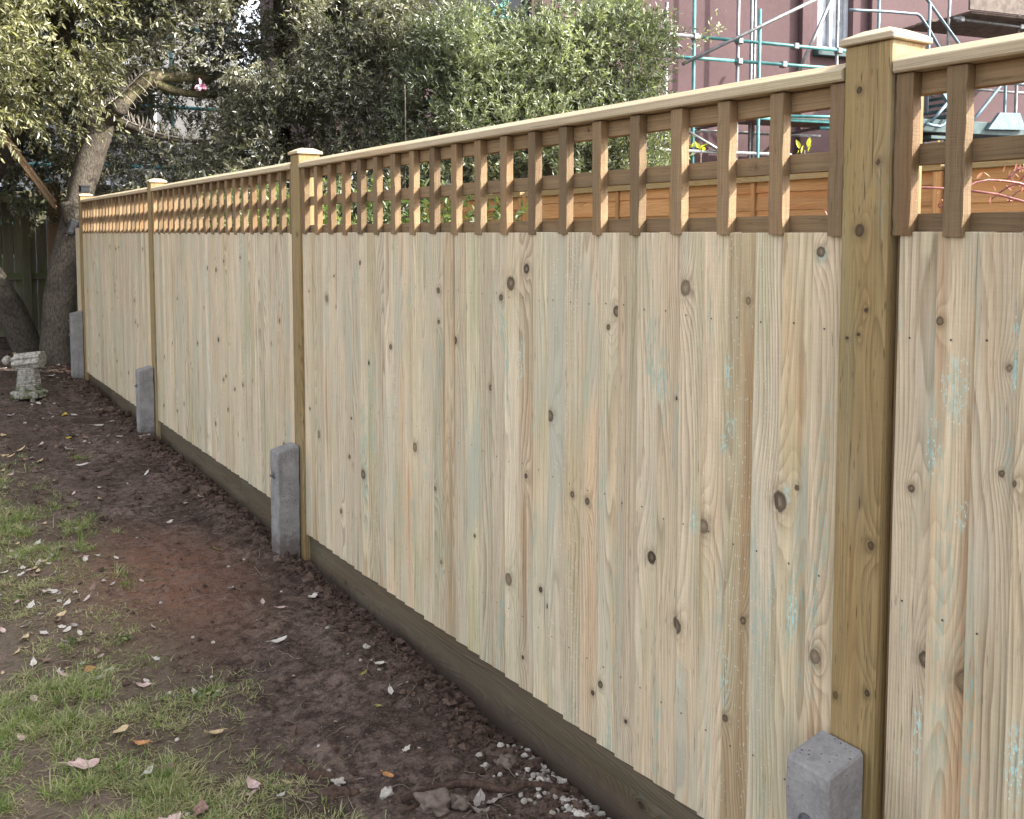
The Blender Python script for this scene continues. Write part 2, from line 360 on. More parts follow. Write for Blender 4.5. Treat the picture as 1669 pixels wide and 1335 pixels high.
def m_stone(name, a, b):
    N = NT(name); g = N.n('ShaderNodeNewGeometry').outputs['Position']; s_ = N.attr('sd', 'Fac'); c = N.noise(g, 90, 4, .65)
    col = N.mix(s_, a, b); col = N.mix(N.rng(c, .35, .75, 0, .5), col, tuple(x * .5 for x in a))
    return N.fin(col, .85, N.bump(c, .5, .003), .25)
PEBBLE = m_stone('pale_pebble', (.23, .20, .17), (.52, .475, .42))
ROCK = m_stone('muddy_rock', (.10, .075, .062), (.20, .155, .13))
def m_leaf(name, c0, c1, c2, rough=.42, trans=.25, spec=.45):
    """leaf colour runs c0 > c1 > c2 with each leaf's own random value"""
    N = NT(name); s_ = N.attr('sd', 'Fac')
    col = N.mix(N.rng(s_, 0, .55), c0, c1); col = N.mix(N.rng(s_, .55, 1.), col, c2)
    N.fin(col, rough, None, spec)
    t = N.n('ShaderNodeBsdfTranslucent'); N.put(t.inputs[0], N.mix(1., col, (1.2, 1.35, .6), 'MULTIPLY'))
    mx = N.n('ShaderNodeMixShader'); mx.inputs[0].default_value = trans
    N.l(N.b.outputs[0], mx.inputs[1]); N.l(t.outputs[0], mx.inputs[2]); N.l(mx.outputs[0], N.out.inputs[0])
    return N.m
LEAF_OLIVE = m_leaf('leaf_dark_olive', (.052, .053, .038), (.155, .152, .112), (.37, .355, .265), .33, .28, .8)
LEAF_GREEN = m_leaf('leaf_grey_green', (.062, .072, .044), (.160, .180, .112), (.36, .39, .24), .36, .28, .7)
LEAF_YELLOW = m_leaf('leaf_yellow_olive', (.075, .076, .040), (.20, .195, .105), (.42, .40, .22), .34, .28, .7)
LEAF_BRIGHT = m_leaf('leaf_bright_green', (.05, .075, .022), (.105, .135, .045), (.21, .24, .085), .40, .3)
LEAF_LIME = m_leaf('leaf_lime', (.22, .26, .02), (.34, .36, .03), (.45, .46, .05), .45, .45)
GRASS = m_leaf('grass_blade', (.085, .135, .030), (.19, .245, .070), (.40, .35, .20), .5, .3, .35)
def m_dead(name, a, b):
    N = NT(name); p = N.attr('wc'); s_ = N.attr('sd', 'Fac'); x, y, z = N.sep(p)
    c = N.noise(p, 5, 4, .65); col = N.mix(N.rng(c, .35, .65), a, b)
    vein = N.rng(N.M('ABSOLUTE', y), .0, .06, 1, 0); col = N.mix(N.M('MULTIPLY', vein, .35), col, tuple(q * .5 for q in a))
    return N.fin(col, .65, N.bump(c, .4, .003), .3)
DL_PALE = m_dead('dead_leaf_pale', (.33, .29, .25), (.50, .46, .41))
DL_PINK = m_dead('dead_leaf_pink', (.34, .235, .21), (.48, .36, .33))
DL_ORANGE = m_dead('dead_leaf_orange', (.33, .145, .055), (.46, .24, .10))
DL_TAN = m_dead('dead_leaf_tan', (.33, .235, .13), (.45, .35, .21))
DL_BROWN = m_dead('dead_leaf_brown', (.13, .075, .055), (.22, .14, .11))
DL_YELL = m_dead('dead_leaf_yellow', (.33, .24, .03), (.45, .34, .05))
DL_GREY = m_dead('dead_leaf_grey', (.20, .165, .15), (.33, .285, .265))
DL_GREEN = m_dead('dead_leaf_olive', (.12, .12, .03), (.24, .20, .06))
def m_bark(name, a, b, moss=0.):
    N = NT(name); g = N.n('ShaderNodeNewGeometry').outputs['Position']; w = N.attr('wc')
    c = N.noise(N.mul(g, (1, 1, .4)), 62, 5, .7); d = N.noise(g, 5, 3, .6)
    col = N.mix(N.rng(c, .32, .68), a, b); col = N.mix(N.rng(d, .45, .7, 0, .5), col, tuple(x * .55 for x in a))
    if moss: col = N.mix(N.rng(N.noise(g, 9, 4, .6), .46, .6, 0, moss), col, (.10, .12, .03))
    return N.fin(col, .9, N.bump(c, .9, .02), .15)
BARK = m_bark('grey_brown_bark', (.048, .039, .031), (.128, .110, .088))
BARK_MOSS = m_bark('mossy_bark', (.10, .085, .055), (.26, .22, .14), .5)
BARK_DARK = m_bark('dark_bark', (.030, .025, .020), (.07, .058, .045))
STEM = m_bark('cane', (.16, .12, .09), (.30, .25, .20))
ROSE = m_simple('red_brown_stem', (.17, .055, .055), (.30, .12, .11), 40, .5)
ROOT = m_bark('muddy_root', (.055, .035, .028), (.12, .075, .055))
def m_ornament():
    N = NT('weathered_stone'); p = N.attr('wc'); g = N.n('ShaderNodeNewGeometry').outputs['Position']
    c = N.noise(g, 45, 5, .65); col = N.mix(N.rng(c, .3, .7), (.13, .12, .10), (.36, .34, .30))
    z = N.sep(g)[2]; mk = N.M('MULTIPLY', N.rng(N.M('ADD', z, N.M('MULTIPLY', c, .10)), .20, .30, 1, 0), N.rng(N.noise(g, 18, 3, .6), .42, .55))
    col = N.mix(N.M('MULTIPLY', mk, .85), col, (.055, .07, .015))
    return N.fin(col, .9, N.bump(c, .7, .006), .15)
ORN = m_ornament()

# ------------------------------------------------------------------ ground
def gz(x, y):
    x = np.asarray(x, float); y = np.asarray(y, float)
    b = np.interp(y, [-50, 0, 2, 4, 7, 10, 14, 60], [-.06, -.06, -.045, .025, .070, .095, .10, .10])
    t = .045 * sstep(1.43, 1.53, x) * (1 - sstep(1.60, 1.9, x))
    near = sstep(-2.5, -.5, x) * (1 - sstep(2, 4, x)) * (1 - sstep(12, 18, y)) * sstep(-2, 0, y)
    n = fbm(xyz(x * 1.6, y * 1.6), 3, 3) * .06 + fbm(xyz(x * 7, y * 7), 11, 3) * .040 + np.maximum(fbm(xyz(x * 19, y * 19), 21, 3), -.05) * .038
    n = n + np.maximum(fbm(xyz(x * 40, y * 40), 31, 2), -.02) * .019
    # trodden heel marks and ridges of raked earth
    n = n - .020 * sstep(.17, .27, fbm(xyz(x * 4.1, y * 2.9), 41, 2)) + .010 * np.abs(fbm(xyz(x * 9, y * 9), 51, 2))
    return b - t + n * near
def graded(a, b, fine, lo, hi, k=1.16):
    c = list(np.arange(a, b, fine)); s_ = fine
    x = c[-1]
    while x < hi: s_ *= k; x += s_; c.append(x)
    x = a; s_ = fine
    while x > lo: s_ *= k; x -= s_; c.insert(0, x)
    return np.array(c)
gx = graded(-.05, 1.62, .0095, -300, 300); gy = graded(1.7, 4.2, .0095, -300, 600, 1.012 if False else 1.03)
GX, GY = np.meshgrid(gx, gy, indexing='ij'); GZ = gz(GX, GY)
mb = MB(); nx, ny = GX.shape
i = np.arange(nx - 1)[:, None]; j = np.arange(ny - 1)[None]
q = np.stack([i * ny + j, (i + 1) * ny + j, (i + 1) * ny + j + 1, i * ny + j + 1], -1).reshape(-1, 4)
mb.add(np.stack([GX, GY, GZ], -1), q)
tag(mb.build('ground', SOIL, smooth=True), kind='structure')

# ------------------------------------------------------------------ planks
def plank(mb, P0, U, V, Nn, w, l, th, du, dv, knots=(), sd=0., mat=0, surf=None, topj=0., botj=0., edge=.0016):
    """front face of w (along U) by l (along V) metres as a fine grid, th thick behind; knots = (u, v, radius, kind)"""
    P0, U, V, Nn = [np.asarray(a, float) for a in (P0, U, V, Nn)]
    nu = max(3, int(round(w / du))); nv = max(2, int(round(l / dv)))
    u = np.concatenate([[0], np.linspace(edge, w - edge, nu), [w]]); v = np.concatenate([[0], np.linspace(edge, l - edge, nv), [l]])
    UU, VV = np.meshgrid(u, v, indexing='ij'); nu, nv = UU.shape
    VVs = VV + topj * (VV / l) + botj * (1 - VV / l)
    off = np.zeros_like(UU) if surf is None else surf(UU, VV)
    off[0] -= edge; off[-1] -= edge; off[:, 0] -= edge; off[:, -1] -= edge
    kd = np.full(UU.shape, 9.); kf = np.zeros(UU.shape); kk = np.zeros(UU.shape)
    for ku, kv, kr, kt in knots:
        d = np.sqrt(((UU - ku) / kr) ** 2 + ((VV - kv) / (kr * (1.18 if kt else 1.3))) ** 2)
        d2 = np.sqrt(((UU - ku) / kr) ** 2 + ((VV - kv) / (kr * 2.3)) ** 2)
        kf += (4.5 if kt else 6.) * np.exp(-d2 / 2.3) * min(1., kr / .009); sel = d < kd; kk[sel] = (.12, .62, 1.)[kt]; kd = np.minimum(kd, d)
    fr = P0 + UU[..., None] * U + VVs[..., None] * V + off[..., None] * Nn
    bk = P0 + UU[..., None] * U + VVs[..., None] * V - th * Nn
    wcf = np.stack([UU, off * 0, VV], -1) + np.array([37.1, 11.3, 53.7]) * sd
    i = np.arange(nu - 1)[:, None]; j = np.arange(nv - 1)[None]
    q = np.stack([i * nv + j, (i + 1) * nv + j, (i + 1) * nv + j + 1, i * nv + j + 1], -1).reshape(-1, 4)
    flip = np.dot(np.cross(U, V), Nn) < 0
    st = np.zeros(UU.shape)
    for sy, sz, ry, rz, a in ST: st = np.maximum(st, a * np.exp(-((fr[..., 1] - sy) / ry) ** 2 - ((fr[..., 2] - sz) / rz) ** 2))
    mb.add(fr, q[:, ::-1] if flip else q, wcf, sd, np.stack([kd, kf, kk], -1).reshape(-1, 3), mat, st)
    ring = [(a, 0) for a in range(nu)] + [(nu - 1, b) for b in range(1, nv)] + [(a, nv - 1) for a in range(nu - 2, -1, -1)] + [(0, b) for b in range(nv - 2, 0, -1)]
    ia = np.array([r_[0] for r_ in ring]); ib = np.array([r_[1] for r_ in ring]); n = len(ring)
    vv = np.concatenate([fr[ia, ib], bk[ia, ib]]); wc = np.concatenate([wcf[ia, ib], wcf[ia, ib] + np.array([0, th, 0])])
    jx = np.arange(n); kx = (jx + 1) % n
    s_ = np.stack([jx, jx + n, kx + n, kx], -1)
    mb.add(vv, s_[:, ::-1] if flip else s_, wc, sd, mat=mat)
    c = np.array([bk[0, 0], bk[-1, 0], bk[-1, -1], bk[0, -1]])
    mb.add(c, np.array([[3, 2, 1, 0]] if not flip else [[0, 1, 2, 3]]), np.array([wcf[0, 0], wcf[-1, 0], wcf[-1, -1], wcf[0, -1]]), sd, mat=mat)

ST = [(1.478, 1.16, .018, .05, 1.), (1.472, 1.05, .02, .035, 1.), (1.49, 1.00, .02, .04, .7), (1.475, .47, .022, .10, .8), (3.14, .86, .02, .05, .8), (2.46, .71, .012, .09, .7), (1.237, 1.425, .016, .022, .9), (.945, 1.20, .03, .07, 1.), (.985, 1.10, .02, .08, .8), (.93, .98, .02, .05, .7),
      (.845, 1.27, .012, .12, .7), (1.36, 1.14, .012, .10, .45), (1.31, .93, .02, .05, .7), (1.29, .69, .014, .07, .9), (1.40, .80, .03, .2, .35), (1.58, .80, .02, .04, .7), (1.62, .40, .02, .10, .5), (.82, .59, .02, .10, .8), (1.0, .56, .012, .10, .8), (1.58, 1.2, .02, .12, .4), (1.70, 1.12, .03, .10, .5), (2.30, 1.10, .025, .12, .6), (2.40, 1.2, .02, .06, .5), (2.16, .42, .03, .05, .5), (3.6, 1.3, .02, .1, .5), (2.9, .6, .03, .12, .45), (1.85, .35, .03, .1, .45), (5.6, 1.2, .05, .15, .5), (4.9, .8, .04, .2, .45), (1.28, .75, .22, .55, .24), (.90, .75, .17, .6, .24), (1.6, .5, .15, .3, .2)]
random.seed(7); rng = np.random.default_rng(7)
KN = [(2.354, 1.322, .013, 1), (2.273, 1.368, .009, 2), (2.411, 1.277, .008, 1), (1.869, 1.273, .009, 1), (1.898, 1.23, .006, 1), (1.614, 1.343, .011, 0), (2.149, .959, .010, 1), (2.237, .945, .005, 1), (2.475, .994, .007, 1), (2.8, 1.172, .006, 1), (3.168, 1.05, .008, 1), (2.972, .711, .010, 0), (3.353, .969, .006, 2), (3.777, 1.194, .009, 0), (3.679, 1.167, .006, 1), (3.881, .597, .010, 0), (3.421, .52, .012, 1), (3.522, .536, .007, 1), (3.558, .561, .007, 1), (2.272, .761, .006, 2), (2.047, .759, .007, 1), (1.979, .755, .008, 1), (1.725, .677, .010, 2), (1.545, .802, .011, 0), (1.327, .913, .014, 1), (1.284, .951, .005, 1), (1.631, .539, .012, 1), (1.425, .623, .007, 1), (2.364, .423, .011, 0), (2.198, .443, .007, 2), (2.167, .403, .005, 2), (2.57, .499, .005, 1), (2.287, .209, .005, 2), (1.955, .235, .006, 2), (1.469, .384, .007, 1), (1.229, .615, .009, 0), (1.426, 1.326, .006, 0), (1.236, 1.434, .008, 1), (2.828, .596, .006, 1), (3.428, 1.355, .007, 1), (2.684, 1.121, .009, 2), (.977, 1.316, .006, 1), (.989, .7, .010, 1), (.915, .688, .013, 0), (1.025, 1.007, .006, 1), (.86, 1.071, .005, 1), (.837, 1.058, .005, 1), (.854, 1.249, .005, 0), (5.216, .496, .008, 2), (4.943, 1.342, .008, 1), (6.074, 1.126, .008, 1), (4.485, .935, .006, 1), (5.461, .379, .009, 1), (4.778, .717, .006, 2), (6.419, .747, .008, 1)]
KN = [(a, b, r_ * (1.30 if r_ > .008 else 1.1), t_) for a, b, r_, t_ in KN]
for a, b, n_ in ((4.2, 6.8, 34), (7.0, 9.7, 40), (2.6, 4.0, 8), (1.2, 2.6, 3), (-1.6, .8, 8)):
    for _ in range(n_): KN.append((random.uniform(a, b), random.uniform(.2, 1.42), random.uniform(.004, .009) if a < 4 else random.uniform(.006, .012), random.choice((0, 1, 2, 2))))

FENCE = empty('garden_fence', (1.57, 5.0, .05), 'long new pale timber fence with open trellis top, square posts and concrete spurs', 'fence')
PITCH = .0745
BROWN = {1.45: .05, 2.73: .045, 1.395: 0}                       # y of the strips of browner timber
def bay(y0, y1, zb, du, dv, name_lbl=None):
    """one bay of upright lapped boards between posts at y0 (near) and y1 (far)"""
    mb = MB(); n = int(round((y1 - y0) / PITCH)); p = (y1 - y0) / n
    for k in range(n):                                           # from the far end to the near one
        yf = y1 - k * p; w = p + .0255 if k < n - 1 else p
        yn = yf - w; sd = random.random()
        knots = [(yf - a, b - zb, r_, t_) for a, b, r_, t_ in KN if yn + (.026 if k < n - 1 else 0) - .004 < a < yf + .002]
        bow = random.uniform(-.0012, .0012); tw = random.uniform(-.0010, .0010)
        def surf(U, V, w=w, bow=bow, tw=tw, s_=int(sd * 999)):
            return -.0120 * U / w + bow * np.sin(V * 2.6) + tw * (V - .6) + .0012 * fbm(np.stack([U * 18, V * 3, U * 0 + s_], -1), 5, 2)
        ymid = (yf + yn + .0255) / 2
        mt = 1 if any(abs(ymid - yb) < PITCH / 2 for yb in (1.462, 2.70, .93, 3.93)) else 0
        plank(mb, (1.5325, yf, zb), (0, -1, 0), (0, 0, 1), (-1, 0, 0), w, 1.472 - zb, .0105 if k else .012, du, dv, knots, sd, mt, surf, random.uniform(-.0015, .001), random.uniform(-.003, .003))
        ym = yf - random.uniform(.018, .030)                     # nail heads in three rows
        for zz in (1.285, .79, .33):
            for _ in range(1):
                z_ = zz + random.uniform(-.006, .006); yy = ym; r_ = .0021
                th = np.arange(8) * np.pi / 4
                xx = 1.5325 - float(surf(np.array([[yf - yy]]), np.array([[z_ - zb]]))[0, 0]) - .0012
                mb.add(np.stack([np.full(8, xx), yy + r_ * np.cos(th), z_ + r_ * np.sin(th)], 1), np.array([list(range(8))[::-1]]), None, .5, mat=2)
    return mb.build('board_panel', [W_BOARD, W_BOARD_BROWN, DARKNAIL], FENCE)
POSTS = [-1.86, 1.078, 4.040, 6.870, 9.745]
bay(1.178, 4.040, .112, .0055, .0065)
bay(-1.76, 1.060, .100, .0055, .0065)
bay(4.140, 6.870, .160, .012, .014)
bay(6.970, 9.745, .148, .014, .018)

mb = MB(); mb.box((1.549, 1.002, .10), (1.572, 1.0765, 1.464), 2, .002); mb.build('sun_blocking_batten', W_BATTEN, FENCE)  # batten added behind the gap to block sun from the rear
# posts with their caps
PK = {1: [(.066, 1.735, .006, 2), (.022, 1.60, .005, 1), (.058, 1.475, .010, 1), (.016, .60, .006, 2), (.055, 1.28, .004, 2), (.080, 1.27, .004, 2)]}
for k, yp in enumerate(POSTS):
    zb = float(gz(1.57, yp)) - .25; top = 1.818; sd = random.random(); mb = MB(); fine = k in (1, 2)
    lean = 0.
    pk = [(.1 - u_, z_ - zb, r_, t_) for u_, z_, r_, t_ in PK.get(k, [])] + [(random.uniform(.01, .09), random.uniform(.5, 2.0), random.uniform(.004, .008), random.choice((0, 1, 2))) for _ in range(3)]
    plank(mb, (1.520, yp + .1, zb), (0, -1, 0), (0, 0, 1), (-1, 0, 0), .1, top - zb, .100, .005 if fine else .02, .008 if fine else .04, pk, sd, 0,
          lambda U, V: .0012 * fbm(np.stack([U * 12, V * 2, U * 0], -1), 9, 2), edge=.003)
    po = mb.build('post', W_POST, FENCE)
    mb = MB(); sd = random.random(); a = .009; h0, h1, h2 = top + .001, top + .013, top + .028
    x0, x1, y0, y1 = 1.520 - a, 1.622 + a, yp - a, yp + .1 + a; b = .030
    V = np.array([(x0, y0, h0), (x1, y0, h0), (x1, y1, h0), (x0, y1, h0), (x0, y0, h1), (x1, y0, h1), (x1, y1, h1), (x0, y1, h1),
                  (x0 + b, y0 + b, h2), (x1 - b, y0 + b, h2), (x1 - b, y1 - b, h2), (x0 + b, y1 - b, h2)])
    Fq = [[3, 2, 1, 0]] + [[i, (i + 1) % 4, (i + 1) % 4 + 4, i + 4] for i in range(4)] + [[i + 4, (i + 1) % 4 + 4, (i + 1) % 4 + 8, i + 8] for i in range(4)] + [[8, 9, 10, 11]]
    mb.add(V, Fq, np.stack([V[:, 0], V[:, 2], V[:, 1]], 1) + sd * 30, sd)
    cap_ = mb.build('post_cap', W_CAP, po)
    md = cap_.modifiers.new('b', 'BEVEL'); md.width = .002; md.segments = 1

# trellis, capping rail, gravel board of each bay
def batten(mb, yc, sd, x0=1.5285, x1=1.5525, z0=1.4665, z1=1.7545):
    nz = 16; w = .034 + random.uniform(-.0015, .0015); zz = np.linspace(z0 + random.uniform(-.003, .001), z1, nz); s_ = int(sd * 9999)
    t = np.array([yc, 0, 0])
    cs = [(x0, w / 2), (x0, -w / 2 + .0015), (x0 + .0015, -w / 2), (x1, -w / 2), (x1, w / 2)]
    V = []; W = []
    for z in zz:
        for k_, (x, dy) in enumerate(cs):
            jx = .0016 * (noise3(np.array([z * 60, k_ * 3.3, s_]), 1) - .5) * (1 if k_ in (1, 2, 3) else .4); jy = .003 * (noise3(np.array([z * 45, k_ // 2 * 7.7, s_]), 2) - .5) + .003 * (noise3(np.array([z * 6, 1, s_]), 5) - .5)
            V.append((x + jx, yc + dy + jy, z)); W.append((dy + sd * 37.1, x - x0 + sd * 11.3, z + sd * 53.7))
    n = len(cs); q = [[i * n + j, (i + 1) * n + j, (i + 1) * n + (j + 1) % n, i * n + (j + 1) % n] for i in range(nz - 1) for j in range(n)]
    q = [f[::-1] for f in q] if False else q
    mb.add(V, q + [list(range(n)), [(nz - 1) * n + j for j in range(n)][::-1]], W, sd)
def trellis(y0, y1, ys):
    mb = MB()
    for z0, z1 in ((1.7165, 1.7550), (1.5930, 1.6310), (1.4685, 1.5060)):
        L = y1 - y0; sd = random.random()
        plank(mb, (1.5540, y1 - .001, z0 + random.uniform(-.001, .001)), (0, 0, 1), (0, -1, 0), (-1, 0, 0), z1 - z0, L - .002, .0235, .006, .02,
              [(random.uniform(.008, .03), random.uniform(0, L), random.uniform(.003, .007), random.choice((0, 1))) for _ in range(5)], sd, 0,
              lambda U, V: .0018 * fbm(np.stack([U * 30, V * 8, U * 0 + sd], -1), 3, 2), edge=.001)
    tr = mb.build('trellis', W_BATTEN, FENCE)
    for y in ys:
        b = MB(); batten(b, y, random.random()); b.build('batten', W_BATTEN, tr)
    # capping rail: bevelled strip lying along the top
    mb = MB(); sd = random.random(); nseg = 24; a0, a1 = y0 + .002, y1 - .004
    yy = np.linspace(a0, a1, nseg)
    prof = [(1.5200, 1.7565), (1.5165, 1.7600), (1.5165, 1.7760), (1.5185, 1.7785), (1.5480, 1.7945), (1.5620, 1.7945), (1.5850, 1.7790), (1.5850, 1.7565)]
    V = []; W = []; n = len(prof)
    for y in yy:
        jz = .004 * (noise3(np.array([y * 1.3, 4.4, sd * 99]), 8) - .5)
        for x, z in prof: V.append((x + .002 * (noise3(np.array([y * 2, 1.4, sd * 99]), 9) - .5), y, z + jz)); W.append((x + z * .7 + sd * 37.1, z + sd * 11.3, y + sd * 53.7))
    q = [[i * n + j, i * n + (j + 1) % n, (i + 1) * n + (j + 1) % n, (i + 1) * n + j] for i in range(nseg - 1) for j in range(n)]
    mb.add(V, [f[::-1] for f in q] + [list(range(n)), [(nseg - 1) * n + j for j in range(n)][::-1]], W, sd)
    c = mb.build('capping_rail', W_CAP, FENCE)
def gravel_board(y0, y1, z0, z1, fine, gap=None):
    mb = MB(); L = y1 - y0; cuts = [y0, y1] if gap is None else [y0, gap, y1]
    for a, b in zip(cuts[:-1], cuts[1:]):
        kn = [(random.uniform(.04, .17), random.uniform(.05, b - a - .05), random.uniform(.006, .011), random.choice((0, 1, 1))) for _ in range(int((b - a) * 4) + 2)]
        plank(mb, (1.5470, b - .001, z0), (0, 0, 1), (0, -1, 0), (-1, 0, 0), z1 - z0, b - a - .003, .022, .007 if fine else .02, .009 if fine else .04, kn, random.random(), 0,
              lambda U, V: .0015 * fbm(np.stack([U * 10, V * 3, U * 0], -1), 6, 2))
    mb.build('gravel_board', W_GRAVEL, FENCE)
trellis(1.180, 4.038, [1.200 + .148 * k for k in range(20)])
trellis(-1.758, 1.076, [1.055, .956] + [.815 - .148 * k for k in range(17)])
trellis(4.142, 6.868, [4.163 + .1412 * k for k in range(20)])
trellis(6.972, 9.743, [6.992 + .1436 * k for k in range(20)])
gravel_board(1.180, 4.038, -.14, .1125 + .03, True)
gravel_board(-1.758, 1.076, -.16, .13, False)
gravel_board(4.142, 6.868, -.10, .190, False, 5.05)
gravel_board(6.972, 9.743, -.08, .178, False, 8.62)
# concrete spurs bolted to the posts
SP = [(1.105, .462, .0), (4.083, .487, 0), (6.905, .512, 0), (9.785, .705, 0)]
for yc, zt, _ in SP:
    mb = MB(); sd = random.random(); x0, x1, y0, y1 = 1.4135, 1.5165, yc - .012, yc + .088; zb = float(gz(1.44, yc)) - .25
    nz = 40; V = []; zz = np.linspace(zb, zt, nz); b = .0045
    cs = [(x0 + b, y0), (x0, y0 + b), (x0, y1 - b), (x0 + b, y1), (x1 - b, y1), (x1, y1 - b), (x1, y0 + b), (x1 - b, y0)]
    for z in zz:
        for x, y in cs:
            e = z if z < zt - 1e-6 else zt + .022 * (x - x0) / (x1 - x0)
            V.append((x + .0055 * (noise3(np.array([x * 40, y * 40, z * 34]), 4) - .5), y + .0055 * (noise3(np.array([x * 40, y * 40, z * 34]), 6) - .5), e))
    V = np.array(V); n = 8; top = V[-8:].copy(); ctr = top.mean(0); top2 = ctr + (top - ctr) * .94; top2[:, 2] += .004; top[:, 2] -= .002; V[-8:] = top
    V = np.concatenate([V, top2])
    q = [[i * n + j, i * n + (j + 1) % n, (i + 1) * n + (j + 1) % n, (i + 1) * n + j] for i in range(nz) for j in range(n)]
    mb.add(V, [f[::-1] for f in q] + [[nz * n + j for j in range(n)][::-1]], V + sd * 9, sd)
    spur = mb.build('concrete_spur', CONCRETE, FENCE)
    for dz in ((.105,) if zt < .6 else (.06, .20)):
        mb = MB(); zc = zt - dz; ym = yc + .038
        mb.tube([(x0 + .001, ym, zc), (x0 - .0025, ym, zc)], .017, 20, .3)
        mb.tube([(x0 - .0025, ym, zc), (x0 - .011, ym, zc)], .0095, 6, .5); mb.tube([(x0 - .011, ym, zc), (x0 - .018, ym, zc)], .0055, 10, .8)
        mb.build('bolt', STEEL, spur)

# filler board leaning between the last post and the tree
mb = MB()
plank(mb, (1.535, 10.17, .10), (.03, -.30 / .31, .0), (0, 0, 1), (-1, -.03, 0), .31, 1.42, .015, .02, .05, [(.1, .7, .008, 1), (.2, 1.1, .007, 2)], .63, 0)
plank(mb, (1.5355, 9.86, 1.4), (.0, -1., .0), (0, 0, 1), (-1, 0, 0), .012, .38, .03, .01, .05, [], .23, 0)
tag(mb.build('filler_board', W_BOARD), 'narrow tan upright board closing the gap between last fence post and tree trunk', 'board')
# small lamp on the last post cap, black box on the trunk
t = empty('post_lamp', (1.57, 9.795, 1.853), 'small dark lamp with clear front sitting on the farthest fence post cap', 'lamp')
mb = MB(); mb.box((1.525, 9.745, 1.8525), (1.615, 9.845, 1.860), 1, .002); mb.box((1.525, 9.745, 1.905), (1.615, 9.845, 1.922), 1, .004); mb.box((1.525, 9.83, 1.860), (1.615, 9.845, 1.905), 1, .002); mb.build('housing', BLACKPL, t)
mb = MB(); mb.box((1.533, 9.752, 1.8605), (1.607, 9.829, 1.9045), 1, .002); mb.build('lens', BLACKVOID, t)

# ------------------------------------------------------------------ neighbour's lap panel fence
LF = empty('lap_panel_fence', (4.2, 4.5, .0), 'orange brown lapped panel fence behind the trellis, running parallel to the pale fence', 'fence')
LO = np.array([4.02, 1.2, 0]); LD = np.array([.055, .9985, 0]); LD /= np.linalg.norm(LD); LN = np.array([-LD[1], LD[0], 0])
def lap(s_, d, z): return LO + LD * s_ + LN * d + np.array([0, 0, z])
random.seed(21)
for k in range(5):
    a = -2.4 + k * 1.9; mb = MB()
    z = .15
    while z < 1.74:
        h = .118 + random.uniform(-.008, .008); sd = random.random(); nn = 26
        ss = np.linspace(a, a + 1.83, nn); V = []; W = []
        for s_ in ss:
            wv = .010 * (noise3(np.array([s_ * 2.5, z * 9, k]), 2) - .5)
            for d, zz in ((.006, z), (.018, z + wv), (.008, z + h), (.0, z + h)):
                V.append(lap(s_, d, zz)); W.append((zz + sd * 37, d + sd * 11, s_ + sd * 53))
        q = [[i * 4 + j, i * 4 + (j + 1) % 4, (i + 1) * 4 + (j + 1) % 4, (i + 1) * 4 + j] for i in range(nn - 1) for j in range(4)]
        mb.add(V, q, W, sd); z += h - .016
    mb.build('slat_panel', W_LAP, LF)
    mb = MB()
    T = lambda V: LO + V[:, 0:1] * LD + V[:, 1:2] * LN + V[:, 2:3] * np.array([0, 0, 1.])
    for s_ in (a, a + 1.785): mb.box((s_, .018, .12), (s_ + .045, .040, 1.755), 2, .002, T=T)
    for s_ in (a + .60, a + 1.20): mb.box((s_, .018, .12), (s_ + .028, .034, 1.755), 2, .002, T=T)
    mb.build('panel_frame', W_LAP, LF)
    mb = MB(); mb.box((a - .0, -.004, 1.757), (a + 1.83, .048, 1.800), 0, .003, T=T); mb.build('capping_rail', W_POST, LF)
    mb = MB(); mb.box((a + 1.838, -.03, -.3), (a + 1.892, .030, 1.79), 2, .003, T=T); mb.build('post', W_LAP, LF)

# ------------------------------------------------------------------ maroon house with scaffolding
Q = np.array([11.17, 9.4, 0]); FD = np.array([.978, -.208, 0]); FN = np.array([-.208, -.978, 0])
def hp(t_, z, d=0.): return Q + FD * t_ + FN * d + np.array([0, 0, z])
TH_ = lambda V: Q + V[:, 0:1] * FD + V[:, 1:2] * FN + V[:, 2:3] * np.array([0, 0, 1.])
HOUSE = empty('rendered_house', hp(1, 0, -3), 'maroon rendered house wall with a white window behind the scaffolding', 'house')
mb = MB()
def wall_with_holes(mb, t0, t1, z0, z1, holes, d0=-1.3, d1=-1.65):
    ts = sorted({t0, t1, *[h[0] for h in holes], *[h[1] for h in holes]}); zs = sorted({z0, z1, *[h[2] for h in holes], *[h[3] for h in holes]})
    for a, b in zip(ts[:-1], ts[1:]):
        for c, d in zip(zs[:-1], zs[1:]):
            if any(h[0] <= a and b <= h[1] and h[2] <= c and d <= h[3] for h in holes): continue
            mb.box((a, d1, c), (b, d0, d), 2, 0, .4, T=TH_)
HOLES = [(1.30, 2.02, 4.46, 6.2), (-5.6, -3.7, 4.05, 6.4), (4.6, 5.9, 1.2, 3.0), (-2.6, -1.5, 1.0, 2.2)]
wall_with_holes(mb, -6.6, 13, -.2, 9.2, HOLES)
mb.box((-6.6, -9, -.2), (-6.3, -1.655, 9.2), 2, 0, .4, T=TH_); mb.box((12.7, -9, -.2), (13, -1.655, 9.2), 2, 0, .4, T=TH_)
mb.build('wall', MAROON, HOUSE)
mb = MB(); mb.box((.93, -1.295, -.2), (1.10, -1.20, 9.2), 2, .01, T=TH_); mb.box((2.32, -1.295, -.2), (2.50, -1.21, 9.2), 2, .01, T=TH_); mb.build('pilaster', MAROON, HOUSE)
mb = MB(); mb.box((-7, -9.3, 9.2), (13.4, -1.0, 9.45), 0, .02, T=TH_); mb.build('roof', DARKDECK, HOUSE)
